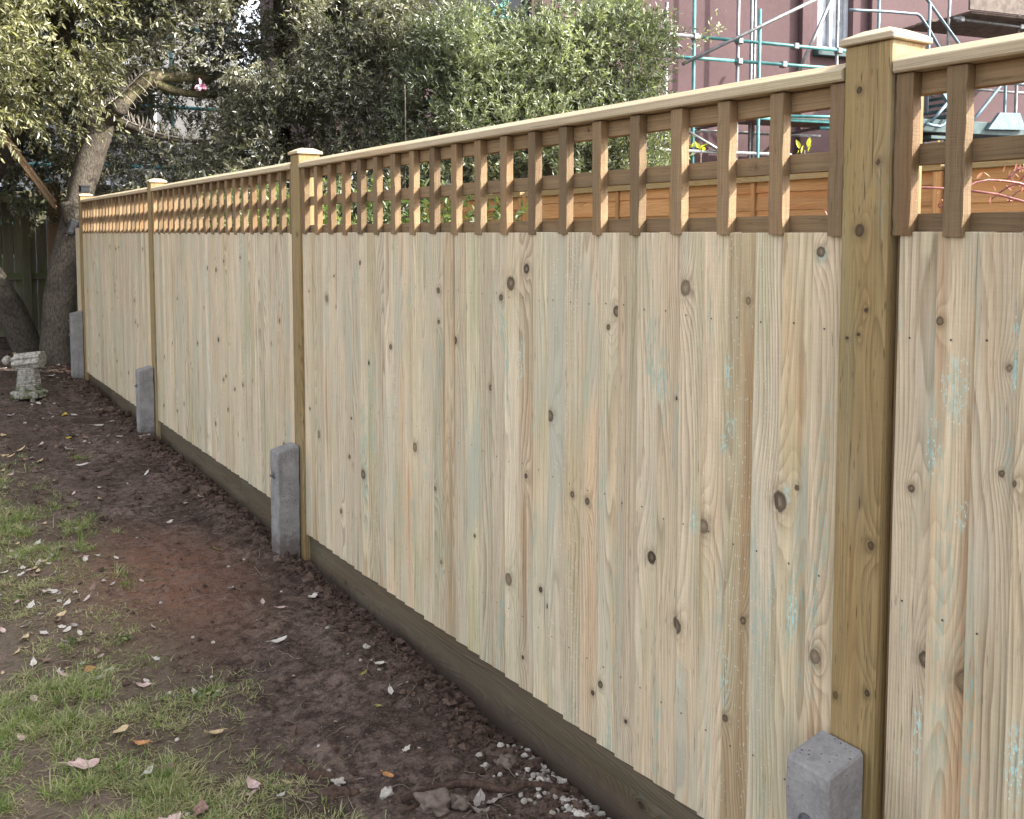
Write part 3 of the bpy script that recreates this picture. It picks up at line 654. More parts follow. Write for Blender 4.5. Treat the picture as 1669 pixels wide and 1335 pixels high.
for k, (a, b, c, d) in enumerate(HOLES):
    mb = MB(); f_ = .07; x0, x1 = -1.50, -1.42
    mb.box((a + .001, x0, c + .001), (a + f_, x1, d - .001), 2, .005, T=TH_); mb.box((b - f_, x0, c + .001), (b - .001, x1, d - .001), 2, .005, T=TH_)
    mb.box((a + f_, x0, c + .001), (b - f_, x1, c + f_), 0, .005, T=TH_); mb.box((a + f_, x0, d - f_), (b - f_, x1, d - .001), 0, .005, T=TH_)
    mb.box(((a + b) / 2 - .03, x0, c + f_), ((a + b) / 2 + .03, x1 + .01, d - f_), 2, .005, T=TH_)
    w_ = mb.build('window', WHITEP if k == 0 else GREYTEAL, HOUSE)
    mb = MB(); mb.box((a + .01, -1.475, c + .01), (b - .01, -1.465, d - .01), 2, 0, T=TH_); mb.build('pane', GLASS if k == 0 else BLACKVOID, w_)
    mb = MB(); mb.box((a - .08, -1.46, c - .13), (b + .08, -1.16, c - .002), 0, .01, T=TH_); mb.build('sill', GREYTEAL, w_)

SCAF = empty('scaffolding', hp(0, 0, -.4), 'teal and galvanised tube scaffolding standing against the maroon house', 'scaffolding')
def pole(name, pts, mat, r=.0245, par=None):
    mb = MB(); mb.tube([hp(*p) for p in pts], r, 10); return mb.build(name, mat, par or SCAF, True)
for t_, z1, mt, d in ((-1.815, 6.3, TEAL, 0), (-1.10, 6.3, TUBE, 0), (-.78, 4.62, TEAL, .06), (-.35, 6.3, TUBE, -.75), (-.15, 6.3, TUBE, -.95), (-2.70, 6.3, TEAL, 0), (-2.25, 4.6, TUBE, 0), (.62, 6.3, TUBE, 0), (1.38, 5.6, BLUEALU, 0),
                       (-4.63, 6.3, TEAL, 0), (-4.99, 6.3, TEAL, -.4), (-5.18, 6.3, TUBE, -.8), (-6.4, 6.3, TUBE, 0), (2.95, 6.0, TUBE, -.2), (4.2, 6.0, TUBE, 0), (4.62, 6.0, TEAL, 0), (5.6, 6.0, TUBE, 0), (3.45, 3.75, BLUEALU, -.3), (4.08, 4.35, BLUEALU, -.1)):
    pole('standard', [(t_, 0., d), (t_, z1, d)], mt)
for t0, z0, t1, z1, mt, d in ((-7, 4.17, -1.75, 4.165, TUBE, .05), (-1.75, 4.165, 1.2, 4.14, TEAL, .05), (-2.3, 3.87, -1.2, 3.875, TEAL, .05), (-1.2, 3.875, 1.1, 3.88, TEAL, .05), (-7, 3.10, 1.2, 3.10, TEAL, .05), (-7, 2.61, -.2, 2.60, TUBE, .05),
                               (-5.4, 4.19, -4.55, 4.18, TEAL, .1), (-7, 3.02, 1.2, 3.02, TUBE, -1.05), (2.8, 4.78, 6.2, 4.72, TUBE, .05), (-.4, 3.14, 1.3, 3.19, TEAL, .10), (3.0, 3.86, 5.8, 3.84, TUBE, -.6), (.3, 3.0, 1.2, 3.02, TEAL, .05)):
    pole('ledger', [(t0, z0, d), (t1, z1, d)], mt)
for pts, mt in ((((-2.05, 3.77, .10), (.9, 5.19, .10)), TUBE), (((-1.95, 2.86, .10), (-1.1, 2.46, .10)), TUBE), (((.25, 3.75, -.5), (.95, 5.1, -.5)), TUBE), (((-6.8, 2.6, .1), (-4.6, 4.4, .1)), TEAL), (((.35, 2.3, .1), (.75, 3.05, .1)), TEAL), (((4.2, 4.4, .1), (4.7, 5.4, .1)), TEAL)):
    pole('brace', pts, mt)
for t_ in (-6.4, -4.63, -2.70, -1.10, .62): pole('transom', [(t_ + .05, 3.06, .12), (t_ + .05, 3.06, -1.25)], TUBE)
for a, b, z, d0, d1 in ((-7, 1.25, 3.13, -.95, -.02), (2.85, 5.9, 4.83, -1.1, .25)):
    mb = MB(); n = 4; w = (d1 - d0) / n
    for i in range(n): mb.box((a + random.uniform(-.1, .1), d0 + i * w + .004, z), (b + random.uniform(-.1, .1), d0 + (i + 1) * w - .004, z + .038), 0, .004, T=TH_)
    mb.build('deck', DARKDECK, SCAF)
mb = MB(); mb.box((2.86, .255, 4.87), (4.05, .293, 5.10), 0, .004, T=TH_); mb.box((4.1, .255, 4.90), (5.9, .293, 5.13), 0, .004, T=TH_); mb.build('toe_board', DARKDECK, SCAF)
mb = MB()
for t_, z in ((-1.815, 4.165), (-1.10, 4.16), (-.15, 4.15), (-1.10, 3.875), (-.35, 3.88), (.62, 4.14), (.62, 3.88), (-2.70, 4.17), (-4.63, 4.18), (2.95, 4.78), (4.2, 4.76), (-1.10, 3.10)):
    mb = MB(); mb.box((t_ - .042, -.02, z - .045), (t_ + .042, .085, z + .045), 2, .012, T=TH_); mb.build('coupler', STEEL, SCAF)
# the bridging stair of the scaffold
STAIR = empty('scaffold_stair', hp(3, 0, .3), 'pale blue metal stair with looped handrails beside the scaffolding', 'stair')
def srail(pts, r=.022, d=.15): return pole('handrail', [(a, b, d) for a, b in pts], BLUEALU, r, STAIR)
srail([(.70, 4.715), (.84, 4.72), (1.39, 4.745), (1.97, 4.755), (2.03, 4.73), (2.20, 4.56), (2.7, 3.95)])
srail([(1.9, 5.25), (2.13, 5.01), (2.71, 4.47), (3.1, 4.1)])
pole('handrail', [(2.21, 3.3, .15), (2.21, 4.95, .15)], BLUEALU, .024, STAIR)
srail([(2.31, 3.55), (2.42, 3.655)], .024); srail([(2.30, 3.16), (2.62, 3.47)], .024)
srail([(2.20, 3.13), (2.30, 3.115), (2.48, 3.10), (2.56, 3.14), (2.72, 3.33)], .026)
srail([(3.05, 3.12), (3.29, 3.37), (3.70, 3.79), (3.78, 3.835), (4.36, 3.84), (5.0, 3.84)], .026); srail([(2.8, 4.02), (3.3, 3.95), (3.42, 4.05)], .02)
mb = MB()
def plate(pts, d0=.10, d1=.16):
    P = [hp(a, b, d1) for a, b in pts] + [hp(a, b, d0) for a, b in pts]; n = len(pts)
    mb.add(P, [list(range(n)), [n + j for j in range(n)][::-1]] + [[j, n + j, n + (j + 1) % n, (j + 1) % n] for j in range(n)])
plate([(2.41, 3.71), (2.57, 3.74), (2.72, 3.56), (2.74, 3.40), (2.66, 3.44)]); mb.build('stringer', BLUEALU, STAIR); mb = MB(); plate([(3.46, 3.10), (3.70, 3.37), (4.12, 3.38), (4.26, 3.12)])
mb.build('stringer', BLUEALU, STAIR)
mb = MB()
for k in range(12): mb.box((1.75 + k * .13, -.75, 2.35 + k * .115), (2.45 + k * .06, .06, 2.40 + k * .115), 0, .005, T=TH_)
mb.box((2.2, -.7, 3.02), (5.2, .08, 3.22), 0, .01, T=TH_)
mb.build('tread', GREYTEAL, STAIR)
# pale house and its scaffolding far behind the trees on the left
PH = empty('pale_house', (1.5, 26, 0), 'pale rendered house glimpsed through the leaves of the big leaning tree', 'house')
mb = MB(); mb.box((-9, 24, -.2), (7.5, 31, 7.5), 2, .02, .2); mb.build('wall', PALEHOUSE, PH)
for a, b, c, d in ((-1.6, .0, 1.2, 2.6), (1.4, 2.6, 1.0, 2.5), (3.6, 4.8, 1.0, 2.6), (-1.6, 0, 3.8, 5.2), (1.3, 2.9, 3.8, 5.2), (4.1, 5.4, 3.8, 5.4), (-4.6, -3.0, 1.2, 2.6), (5.8, 7.0, 1.1, 2.6)):
    mb = MB(); mb.box((a - .08, 23.92, c - .08), (b + .08, 23.998, d + .08), 2, .01); w_ = mb.build('window', WHITEP, PH); mb = MB(); mb.box((a, 23.90, c), (b, 23.918, d), 2, 0); mb.build('pane', BLACKVOID, w_)
mb = MB(); V = np.array([(-9.5, 23.6, 7.45), (8, 23.6, 7.45), (8, 31.4, 7.45), (-9.5, 31.4, 7.45), (-9.5, 27.5, 10), (8, 27.5, 10)]); mb.add(V, [[0, 1, 5, 4], [2, 3, 4, 5], [1, 2, 5], [3, 0, 4], [3, 2, 1, 0]]); mb.build('roof', DARKDECK, PH)
PS = empty('distant_scaffolding', (2, 21, 0), 'thin teal and silver scaffolding glimpsed through leaves before the pale house', 'scaffolding')
for k in range(9):
    mb = MB(); mb.tube([(-3.5 + k * 1.25, 21.5, 0), (-3.5 + k * 1.25, 21.5, 7.5)], .04, 8); mb.build('standard', TEAL if k % 2 else TUBE, PS)
for k, z in enumerate((1.6, 2.1, 2.8, 3.3, 4.1, 4.9, 5.8)):
    mb = MB(); mb.tube([(-4, 21.4, z), (7, 21.4, z + .1)], .04, 8); mb.build('ledger', TUBE if k % 2 else TEAL, PS)
for k in range(3):
    mb = MB(); mb.tube([(-3 + k * 3, 21.35, 1.4), (-.6 + k * 3, 21.35, 3.6)], .04, 8); mb.build('brace', TUBE, PS)

# ------------------------------------------------------------------ foliage
def nrm(a): return a / (np.linalg.norm(a, axis=-1, keepdims=True) + 1e-9)
def leaves_at(mb, P, A, L, Wd, seed, sdv, up=.35):
    """P base points, A leaf directions, L lengths, Wd widths, sdv colour values: folded pointed leaves, six corners each"""
    r = np.random.default_rng(seed); n = len(P)
    A = nrm(A); B = nrm(np.cross(A, nrm(r.normal(size=(n, 3)) + np.array([0, 0, .9])))); C = np.cross(A, B); C *= np.sign(C[:, 2:3] + 1e-6)
    L = L[:, None]; Wd = Wd[:, None]; cu = r.uniform(-.12, .05, (n, 1)) * L
    b = P; t_ = P + A * L + C * cu
    l1 = P + A * L * .30 + B * Wd * .45 + C * Wd * .18; l2 = P + A * L * .66 + B * Wd * .40 + C * (Wd * .16 + cu * .5)
    r1 = P + A * L * .30 - B * Wd * .45 + C * Wd * .18; r2 = P + A * L * .66 - B * Wd * .40 + C * (Wd * .16 + cu * .5)
    V = np.stack([b, l1, l2, t_, r2, r1], 1).reshape(-1, 3); i = np.arange(n)[:, None] * 6
    q = np.concatenate([i + np.array([[0, 3, 2, 1]]), i + np.array([[0, 5, 4, 3]])])
    mb.add(V, q, None, np.repeat(sdv, 6))
def crown(blobs, ntw, per, ll, lw, seed, twig=.22, gap=.40, gs=1.1, inner=.35, droop=.1, upb=.35, cb=0., holes=((2.48, 10.8, 2.90, .78, 1.2, .52), (1.90, 10.8, 2.25, .36, .8, .62), (1.0, 11.2, 2.0, .75, 1.1, .62), (2.2, 11.0, 2.2, .9, .5, .3), (3.0, 10.75, 3.4, .42, .42, .42), (3.5, 10.3, 3.9, .42, .42, .42), (4.0, 9.9, 4.4, .5, .5, .5), (4.6, 9.35, 4.95, .6, .6, .6), (2.45, 10.7, 2.85, .42, .42, .5), (2.95, 10.3, 3.3, .42, .42, .5), (3.45, 9.85, 3.8, .45, .45, .5), (3.95, 9.4, 4.3, .5, .5, .5))):
    """twigs of leaves spread through the volume of the blobs (cx,cy,cz,rx,ry,rz), with lumpy edges and gaps"""
    r = np.random.default_rng(seed); B = np.array(blobs, float); vol = (B[:, 3] * B[:, 4] + B[:, 4] * B[:, 5] + B[:, 3] * B[:, 5]); pr = vol / vol.sum()
    k = r.choice(len(B), ntw * 2, p=pr); d = nrm(r.normal(size=(ntw * 2, 3)))
    rad = np.where(r.random(ntw * 2) < inner, r.uniform(.35, .85, ntw * 2), r.uniform(.82, 1.06, ntw * 2))
    P = B[k, :3] + d * B[k, 3:] * (rad * (.84 + .62 * (noise3(d * 2.3 + k[:, None] * 3.1, seed) - .2)))[:, None]
    keep = noise3(P * gs * 2.0, seed + 5) + .35 * (noise3(P * gs * 6, seed + 6) - .5) > gap
    for h in holes: keep &= (((P - np.array(h[:3])) / np.array(h[3:])) ** 2).sum(1) > 1  # later holes are added along the sun's path to light trunk and branches
    P = P[keep][:ntw]; d = d[keep][:ntw]; n = len(P)
    ax = nrm(d * .75 + np.array([0, 0, upb]) + r.normal(size=(n, 3)) * .42 - np.array([0, 0, droop]))
    tl = twig * r.uniform(.6, 1.25, n); cl = noise3(P * 1.5, seed + 9)
    s_ = np.tile(np.linspace(.12, 1, per), (n, 1)) + r.normal(size=(n, per)) * .05
    base = P[:, None] + ax[:, None] * (s_ * tl[:, None])[..., None]
    o = nrm(r.normal(size=(n, per, 3))); o = nrm(o - ax[:, None] * (o * ax[:, None]).sum(-1, keepdims=True))
    A = nrm(ax[:, None] * r.uniform(.35, 1.1, (n, per, 1)) + o * .85 + np.array([0, 0, .12 - droop]))
    L = ll * r.uniform(.65, 1.25, (n, per)); W_ = lw * r.uniform(.75, 1.2, (n, per))
    sv = np.clip(.42 + (cl[:, None] - .5) * 1.1 + r.normal(size=(n, per)) * .20 + (s_ > .8) * .14 + cb, 0, 1)
    mb = MB(); leaves_at(mb, base.reshape(-1, 3), A.reshape(-1, 3), L.ravel(), W_.ravel(), seed + 1, sv.ravel())
    return mb
def limb(mb, pts, r0, r1, n=14, seg=5, rough=.18, seed=0, nf=4):
    P = np.array(pts, float); m_ = len(P); t0 = np.linspace(0, m_ - 1, (m_ - 1) * seg + 1); out = []
    for t_ in t0:                                              # Catmull-Rom through the given points
        i = min(int(t_), m_ - 2); f = t_ - i; a = P[max(i - 1, 0)]; b = P[i]; c = P[i + 1]; d = P[min(i + 2, m_ - 1)]
        out.append(.5 * (2 * b + (c - a) * f + (2 * a - 5 * b + 4 * c - d) * f * f + (3 * b - a - 3 * c + d) * f ** 3))
    out = np.array(out); mb.tube(out, np.linspace(r0, r1, len(out)), n, None, 0, True, rough, nf, seed); return out

# leaning tree at the end of the fence
TA = empty('leaning_tree', (1.47, 11.1, .08), 'big tree with a grey leaning trunk at the far end of the pale fence', 'tree')
mb = MB(); tr = limb(mb, [(1.44, 11.20, -.1), (1.47, 11.12, .35), (1.51, 11.08, .85), (1.63, 11.10, 1.40), (1.80, 11.25, 2.05), (1.98, 11.32, 2.60), (2.04, 11.34, 2.78)], .165, .134, 22, 6, .16, 3, 3.2); mb.build('trunk', BARK, TA, True)
mb = MB(); limb(mb, [(2.02, 11.34, 2.70), (2.18, 11.33, 2.86), (2.42, 11.32, 3.12), (2.60, 11.35, 3.24), (2.95, 11.45, 3.27), (3.6, 11.7, 3.4)], .088, .048, 14, 5, .2, 5); mb.build('branch', BARK_MOSS, TA, True)
mb = MB(); limb(mb, [(2.55, 11.34, 3.19), (2.8, 11.40, 3.11), (3.2, 11.5, 3.10), (3.7, 11.6, 3.2)], .055, .03, 10, 4, .2, 6); mb.build('branch', BARK_MOSS, TA, True)
mb = MB(); limb(mb, [(2.03, 11.30, 2.70), (2.10, 11.16, 2.78), (2.16, 11.02, 2.84)], .105, .092, 16, 4, .1, 8); mb.build('sawn_stub', BARK, TA, True)
mb = MB(); limb(mb, [(2.08, 11.30, 2.75), (2.30, 11.20, 2.64), (2.52, 11.10, 2.55), (2.75, 11.0, 2.50), (2.98, 10.9, 2.50)], .042, .016, 10, 5, .1, 9); mb.build('branch', BARK, TA, True)
mb = MB(); limb(mb, [(1.98, 11.33, 2.62), (1.82, 11.4, 3.2), (1.55, 11.3, 3.9), (1.3, 11.0, 4.8)], .15, .07, 14, 5, .18, 7); mb.build('branch', BARK, TA, True)
mb = MB(); limb(mb, [(1.66, 11.0, 1.5), (1.60, 10.98, 1.62), (1.56, 10.97, 1.80)], .075, .055, 12, 4, .2, 12); mb.build('branch', BARK_DARK, TA, True)
crown([(1.15, 10.3, 3.75, 1.0, .9, .85), (.35, 9.9, 3.3, .8, .8, .9), (.2, 10.6, 4.6, 1.6, 1.3, 1.0), (1.75, 10.4, 4.5, .9, .9, .8), (1.30, 10.35, 2.98, .62, .5, .42), (-1.2, 11.2, 4.4, 1.5, 1.6, 1.2), (-.4, 12.6, 4.2, 1.6, 1.3, 1.3)],
      10500, 13, .064, .020, 101, .26, .34, 1.0, .30, .28, .12).build('crown', LEAF_YELLOW, TA)
# second tree, far left, leaning out of the frame
TB = empty('forked_tree', (1.28, 12.3, .08), 'second tree with a pale trunk leaning out of the left edge before the dark fence', 'tree')
mb = MB(); limb(mb, [(1.40, 12.35, -.1), (1.28, 12.25, .22), (1.12, 12.2, .62), (.86, 12.2, 1.10), (.55, 12.2, 1.55), (.3, 12.2, 2.0)], .17, .14, 18, 5, .14, 21, 3); mb.build('trunk', BARK, TB, True)
mb = MB(); limb(mb, [(.55, 12.2, 1.58), (.95, 12.3, 2.1), (1.30, 12.35, 2.75), (1.60, 12.3, 3.4), (1.9, 12.2, 4.2)], .17, .10, 16, 5, .2, 23); mb.build('branch', BARK_DARK, TB, True)
crown([(.3, 12.6, 2.75, .9, .7, .5), (1.2, 13.0, 2.9, .9, .6, .6), (.6, 13.0, 4.6, 2.0, 1.2, 1.4), (2.2, 12.7, 3.9, 1.2, .8, .9), (-.8, 12.5, 3.2, 1.1, .9, .9), (-2.2, 11.5, 2.6, 1.3, 1.5, 1.2), (.9, 13.3, 2.2, 1.3, .5, .5), (-1.5, 9.8, 3.9, 1.4, 1.3, .8)], 6500, 12, .075, .032, 131, .24, .36, 1.2, .35, .15, .15, -.12).build('crown', LEAF_OLIVE, TB)
# dark olive evergreen in the middle
TC = empty('dark_evergreen', (3.9, 10.9, .0), 'tall dense olive brown evergreen tree behind the middle of the pale fence', 'tree')
mb = MB(); limb(mb, [(3.9, 11.1, -.1), (3.85, 11.0, 1.2), (3.95, 11.0, 2.4), (3.9, 10.9, 4.6)], .16, .07, 12, 5, .2, 31); mb.build('trunk', BARK_DARK, TC, True)
crown([(3.55, 10.5, 3.7, 1.25, .9, 1.05), (4.35, 10.0, 3.4, .85, .75, 1.0), (3.1, 10.7, 2.55, .85, .6, .60), (3.95, 10.2, 2.35, 1.0, .7, .75), (2.75, 10.9, 3.9, .9, .8, .85), (4.7, 9.9, 4.4, .95, .8, .9), (3.3, 10.7, 4.9, 1.6, 1.0, 1.0), (4.55, 9.8, 2.2, .7, .6, .75), (3.6, 10.8, 1.7, 1.6, .7, .6), (2.9, 12.2, 2.5, 1.1, .6, .9), (4.6, 11.0, 3.4, 1.0, .6, 1.4)],
      18500, 13, .056, .0185, 141, .19, .36, 1.2, .28, .10, .30).build('crown', LEAF_OLIVE, TC)
# grey green evergreen on the right
TD = empty('grey_green_evergreen', (6.0, 8.9, .0), 'rounded grey green evergreen shrub tree in front of the scaffolding', 'tree')
mb = MB(); limb(mb, [(6.0, 9.1, -.1), (6.05, 9.0, 1.2), (5.95, 8.9, 2.6), (6.1, 8.9, 3.4)], .10, .04, 12, 5, .2, 33)
limb(mb, [(6.05, 9.0, 1.3), (6.5, 8.8, 2.2), (6.9, 8.5, 3.0)], .06, .025, 10, 4, .2, 34); mb.build('trunk', BARK_DARK, TD, True)
crown([(5.75, 8.95, 3.05, .95, .75, .72), (6.45, 8.5, 3.10, .85, .65, .80), (5.25, 9.0, 2.7, .65, .6, .60), (6.0, 8.5, 2.35, 1.1, .7, .65), (6.75, 8.2, 2.55, .60, .5, .60), (5.3, 8.7, 2.0, .75, .55, .60), (6.6, 8.3, 1.95, .75, .5, .60), (6.85, 8.25, 3.45, .50, .45, .50), (5.2, 9.1, 3.35, .50, .5, .38)],
      10500, 14, .060, .0185, 151, .21, .33, 1.3, .28, .0, .42, .05).build('crown', LEAF_GREEN, TD)
mb = MB(); mb2 = MB()                                            # one sprig reaching right
tip = limb(mb2, [(7.0, 8.1, 3.15), (7.35, 7.92, 3.42), (7.75, 7.7, 3.75)], .010, .004, 6, 4, 0, 3); mb2.build('branch', STEM, TD, True)
r = np.random.default_rng(9); P = tip[r.integers(2, len(tip), 110)] + r.normal(size=(110, 3)) * .02; A = nrm(r.normal(size=(110, 3)) + np.array([.6, -.3, .5]))
leaves_at(mb, P + r.normal(size=(110, 3)) * .05, A, r.uniform(.04, .07, 110), np.full(110, .018), 3, r.uniform(.5, 1, 110)); mb.build('foliage', LEAF_GREEN, TD)
# shrubs in the gap between the two fences
for nm, blobs, n_, mt, lbl, sd_ in (('leafy_shrub', [(2.35, 6.9, 1.45, .45, .8, .34), (2.2, 6.2, 1.35, .4, .6, .34)], 420, LEAF_BRIGHT, 'bright green leafy shrub behind the trellis of the second bay from the left', 201),
                                    ('leafy_shrub', [(2.75, 5.9, 1.40, .35, .5, .30), (3.0, 5.3, 1.36, .35, .5, .26)], 260, LEAF_BRIGHT, 'sparser green shrub behind the left end of the longest trellis, by the square post', 211),
                                    ('leafy_shrub', [(3.4, 8.6, 1.5, 1.0, .6, .55), (4.6, 8.9, 1.6, .8, .6, .5)], 900, LEAF_OLIVE, 'dark low shrub filling the gap beneath the two evergreens', 221)):
    t = empty(nm, (blobs[0][0], blobs[0][1], float(gz(blobs[0][0], blobs[0][1]))), lbl, 'shrub')
    mb = MB()
    for k, b in enumerate(blobs):
        for a in range(4): limb(mb, [(b[0] + .05 * a, b[1], -.08), (b[0] + .1 * (a - 1.5), b[1] + .1 * (a % 2), b[2] * .6), (b[0] + .16 * (a - 1.5), b[1] + .2 * (a - 1.5), b[2])], .012, .005, 6, 3, 0, a)
    mb.build('stem', STEM, t, True)
    crown(blobs, n_, 9, .055, .026, sd_, .16, .30, 2., .4, .05, .3, .1 if mt is LEAF_BRIGHT else 0).build('foliage', mt, t)
def sprout(loc, n, lbl, seed, h=.2):
    t = empty('young_plant', loc, lbl, 'plant'); r = np.random.default_rng(seed); loc = np.array(loc); zt = loc + np.array([0, 0, h])
    return t
for (x, y, z, n_, lbl, s_) in ((4.33, 4.43, 2.00, 7, 'yellow green sprig poking above the orange fence near the middle of the trellis', 1), (4.28, 3.57, 1.93, 6, 'yellow green sprig behind the trellis just left of the big square post', 2), (4.34, 2.83, 1.85, 18, 'lime leaves along the top of the orange fence right of the big square post', 3)):
    t = empty('climbing_stem', (x, y, float(gz(x, y))), lbl, 'plant'); mb = MB(); r = np.random.default_rng(s_)
    limb(mb, [(x + .1, y, -.08), (x + .03, y + .03, 1.0), (x, y, z)], .006, .003, 6, 4, 0, s_); mb.build('stem', STEM, t, True)
    P = np.array([x, y, z]) + r.normal(size=(n_, 3)) * np.array([.03, .035 if n_ < 10 else .16, .03 if n_ < 10 else .02]); mb = MB(); leaves_at(mb, P, r.normal(size=(n_, 3)) * .6 + np.array([-.2, -.2, .8]), r.uniform(.035, .06, n_), r.uniform(.022, .032, n_), s_, r.random(n_)); mb.build('foliage', LEAF_LIME, t)
t = empty('rose_bush', (2.65, 1.6, -.1), 'red stemmed thorny rose twigs behind the trellis at the right edge', 'shrub'); mb = MB(); mbl = MB(); r = np.random.default_rng(77)
for k in range(14):
    x, y = 2.45 + r.uniform(0, .5), 1.15 + r.uniform(0, .55); z = r.uniform(1.55, 1.72); bx, by = r.normal(size=2) * .22
    o = limb(mb, [(2.65 + r.normal() * .04, 1.45 + r.normal() * .04, -.12), (2.65 + (x - 2.65) * .7, 1.45 + (y - 1.45) * .7, 1.2), (x, y, z - .05), (x + bx * .6, y + by * .6, z + .03), (x + bx, y + by, z + r.uniform(-.06, .05))], .006, .0022, 6, 5, 0, k)
    P = o[-7:] + r.normal(size=(7, 3)) * .008; leaves_at(mbl, P, r.normal(size=(7, 3)) + np.array([0, 0, .5]), np.full(7, .026), np.full(7, .010), k, r.random(7))
mb.build('stem', ROSE, t, True); mbl.build('foliage', m_leaf('rose_shoot', (.30, .10, .09), (.42, .20, .19), (.55, .38, .36)), t)
mb = MB(); limb(mb, [(4.40, 8.63, -.1), (4.36, 8.63, 1.2), (4.37, 8.63, 2.5), (4.38, 8.66, 2.95)], .010, .007, 8, 4, .1, 2); tag(mb.build('garden_cane', BARK, None, True), 'thin pale upright cane between the two big evergreens', 'cane')

# strips of plastic cat spikes tied along the leaning tree's branches
def spikes(path, n, h, lbl, seed, tie_r):
    r = np.random.default_rng(seed); P = np.array(path, float); L = np.concatenate([[0], np.cumsum(np.linalg.norm(np.diff(P, axis=0), axis=1))]); mb = MB()
    at = lambda s_: np.array([np.interp(s_, L, P[:, k]) for k in range(3)])
    S = np.linspace(0, L[-1], 16); mb.tube([at(s_) for s_ in S], .007, 6)
    for s_ in np.linspace(.02, L[-1] - .02, n):
        for k in range(2):
            p = at(s_); d = np.array([r.normal() * .25 - .1, r.normal() * .25 - .12, 1.]); d /= np.linalg.norm(d); mb.tube([p, p + d * h * r.uniform(.7, 1.1)], [.0032, .0014], 5)
    for s_ in np.linspace(.05, L[-1] - .05, 7):
        p = at(s_); th = np.linspace(0, 2 * np.pi, 13); d = at(min(s_ + .02, L[-1])) - at(max(s_ - .02, 0)); d /= np.linalg.norm(d); b = nrm(np.cross(d, [0, 0, 1.])); u = np.cross(b, d)
        rr = np.interp(s_, [0, L[-1]], tie_r); c = p - u * rr
        mb.tube([c + (b * np.sin(a) + u * np.cos(a)) * rr * 1.05 for a in th], .0035, 5)
    tag(mb.build('spike_strip', SPIKEPL), lbl, 'spike strip', 'plastic spike strips on the leaning tree')
spikes([(2.02, 11.22, 2.84), (2.20, 11.26, 3.00), (2.42, 11.26, 3.24), (2.52, 11.26, 3.30)], 22, .11, 'strip of plastic spikes tied along the thick upper branch of the leaning tree', 1, (.11, .10))
spikes([(2.10, 11.27, 2.79), (2.30, 11.18, 2.685), (2.52, 11.08, 2.585), (2.75, 10.98, 2.53), (2.98, 10.88, 2.52)], 30, .13, 'strip of plastic spikes along the thin lower branch of the leaning tree', 2, (.042, .018))
mb = MB(); r = np.random.default_rng(3); c = np.array([3.0, 11.0, 3.13])
leaves_at(mb, np.repeat(c[None], 9, 0), r.normal(size=(9, 3)) + np.array([0, -.4, -.5]), np.full(9, .085), np.full(9, .055), 4, r.random(9)); tag(mb.build('pink_blossom', PINK), 'single pink flower hanging in the shade right of the leaning tree', 'flower')
mb = MB(); mb.box((-.045, -.025, -.085), (.045, .03, .085), 2, .012, T=lambda V: V @ np.array(Matrix.Rotation(R(22), 3, 'Y')).T + np.array([1.61, 10.865, 1.53])); mb.box((-.030, -.032, -.06), (.030, -.0255, .05), 2, .002, T=lambda V: V @ np.array(Matrix.Rotation(R(22), 3, 'Y')).T + np.array([1.61, 10.865, 1.53]))
tag(mb.build('camera_box', BLACKPL), 'small black box strapped to the trunk of the leaning tree', 'box')

# ------------------------------------------------------------------ old dark fence across the end, brown post, leaning timber
OF = empty('old_fence', (.2, 14.2, .1), 'dark mossy old board fence in the shade across the far left end', 'fence')
mb = MB(); random.seed(5)
for k in range(40):
    x = 2.055 - k * .135; mb.box((x - .128, 14.20, .02), (x, 14.222 + random.uniform(0, .006), 2.03 + random.uniform(-.015, .015)), 2, .003)
mb.build('board_panel', W_OLD, OF)
mb = MB()
for k in range(32):
    y = 14.19 - k * .135; mb.box((2.06, y - .128, .02), (2.082 + random.uniform(0, .006), y, 1.93 + random.uniform(-.015, .015)), 2, .003)
mb.build('board_panel', W_OLD, OF)  # hidden side run, added to keep sun off the trunk and soil
for z in (1.86, .85):
    mb = MB(); mb.box((-3, 14.11, z), (2.055, 14.198, z + .09), 0, .006); mb.build('rail', W_OLD, OF)
for x in (1.46, -.6, -2.6):
    mb = MB(); mb.box((x, 14.02, -.1), (x + .11, 14.108, 2.0), 2, .006); mb.build('post', W_OLD, OF)
mb = MB(); mb.box((1.70, 13.30, -.1), (1.85, 13.45, 2.10), 2, .006, .3); tag(mb.build('timber_post', W_POLE), 'square reddish brown post standing behind the leaning tree beside the old fence', 'post')
mb = MB(); a = np.array([.42, 11.54, 3.45]); b = np.array([1.575, 11.72, 1.76]); d = (b - a) / np.linalg.norm(b - a); n1 = nrm(np.cross(d, [0, 1., 0])); n2 = np.cross(d, n1); L = np.linalg.norm(b - a)
TT = lambda V: a + V[:, 0:1] * n1 + V[:, 1:2] * n2 + V[:, 2:3] * d
mb.box((-.03, -.03, 0), (.012, .03, L), 2, .003, T=TT); mb.box((.014, -.03, 0), (.045, .03, L - .05), 2, .003, T=TT)
for k in range(9): mb.box((-.052, -.02, .12 + k * .21), (-.031, .02, .17 + k * .21), 2, .003, T=TT)
tag(mb.build('leaning_timber', W_POLE), 'long brown timber sloping down from the upper left to the post behind the tree', 'timber')

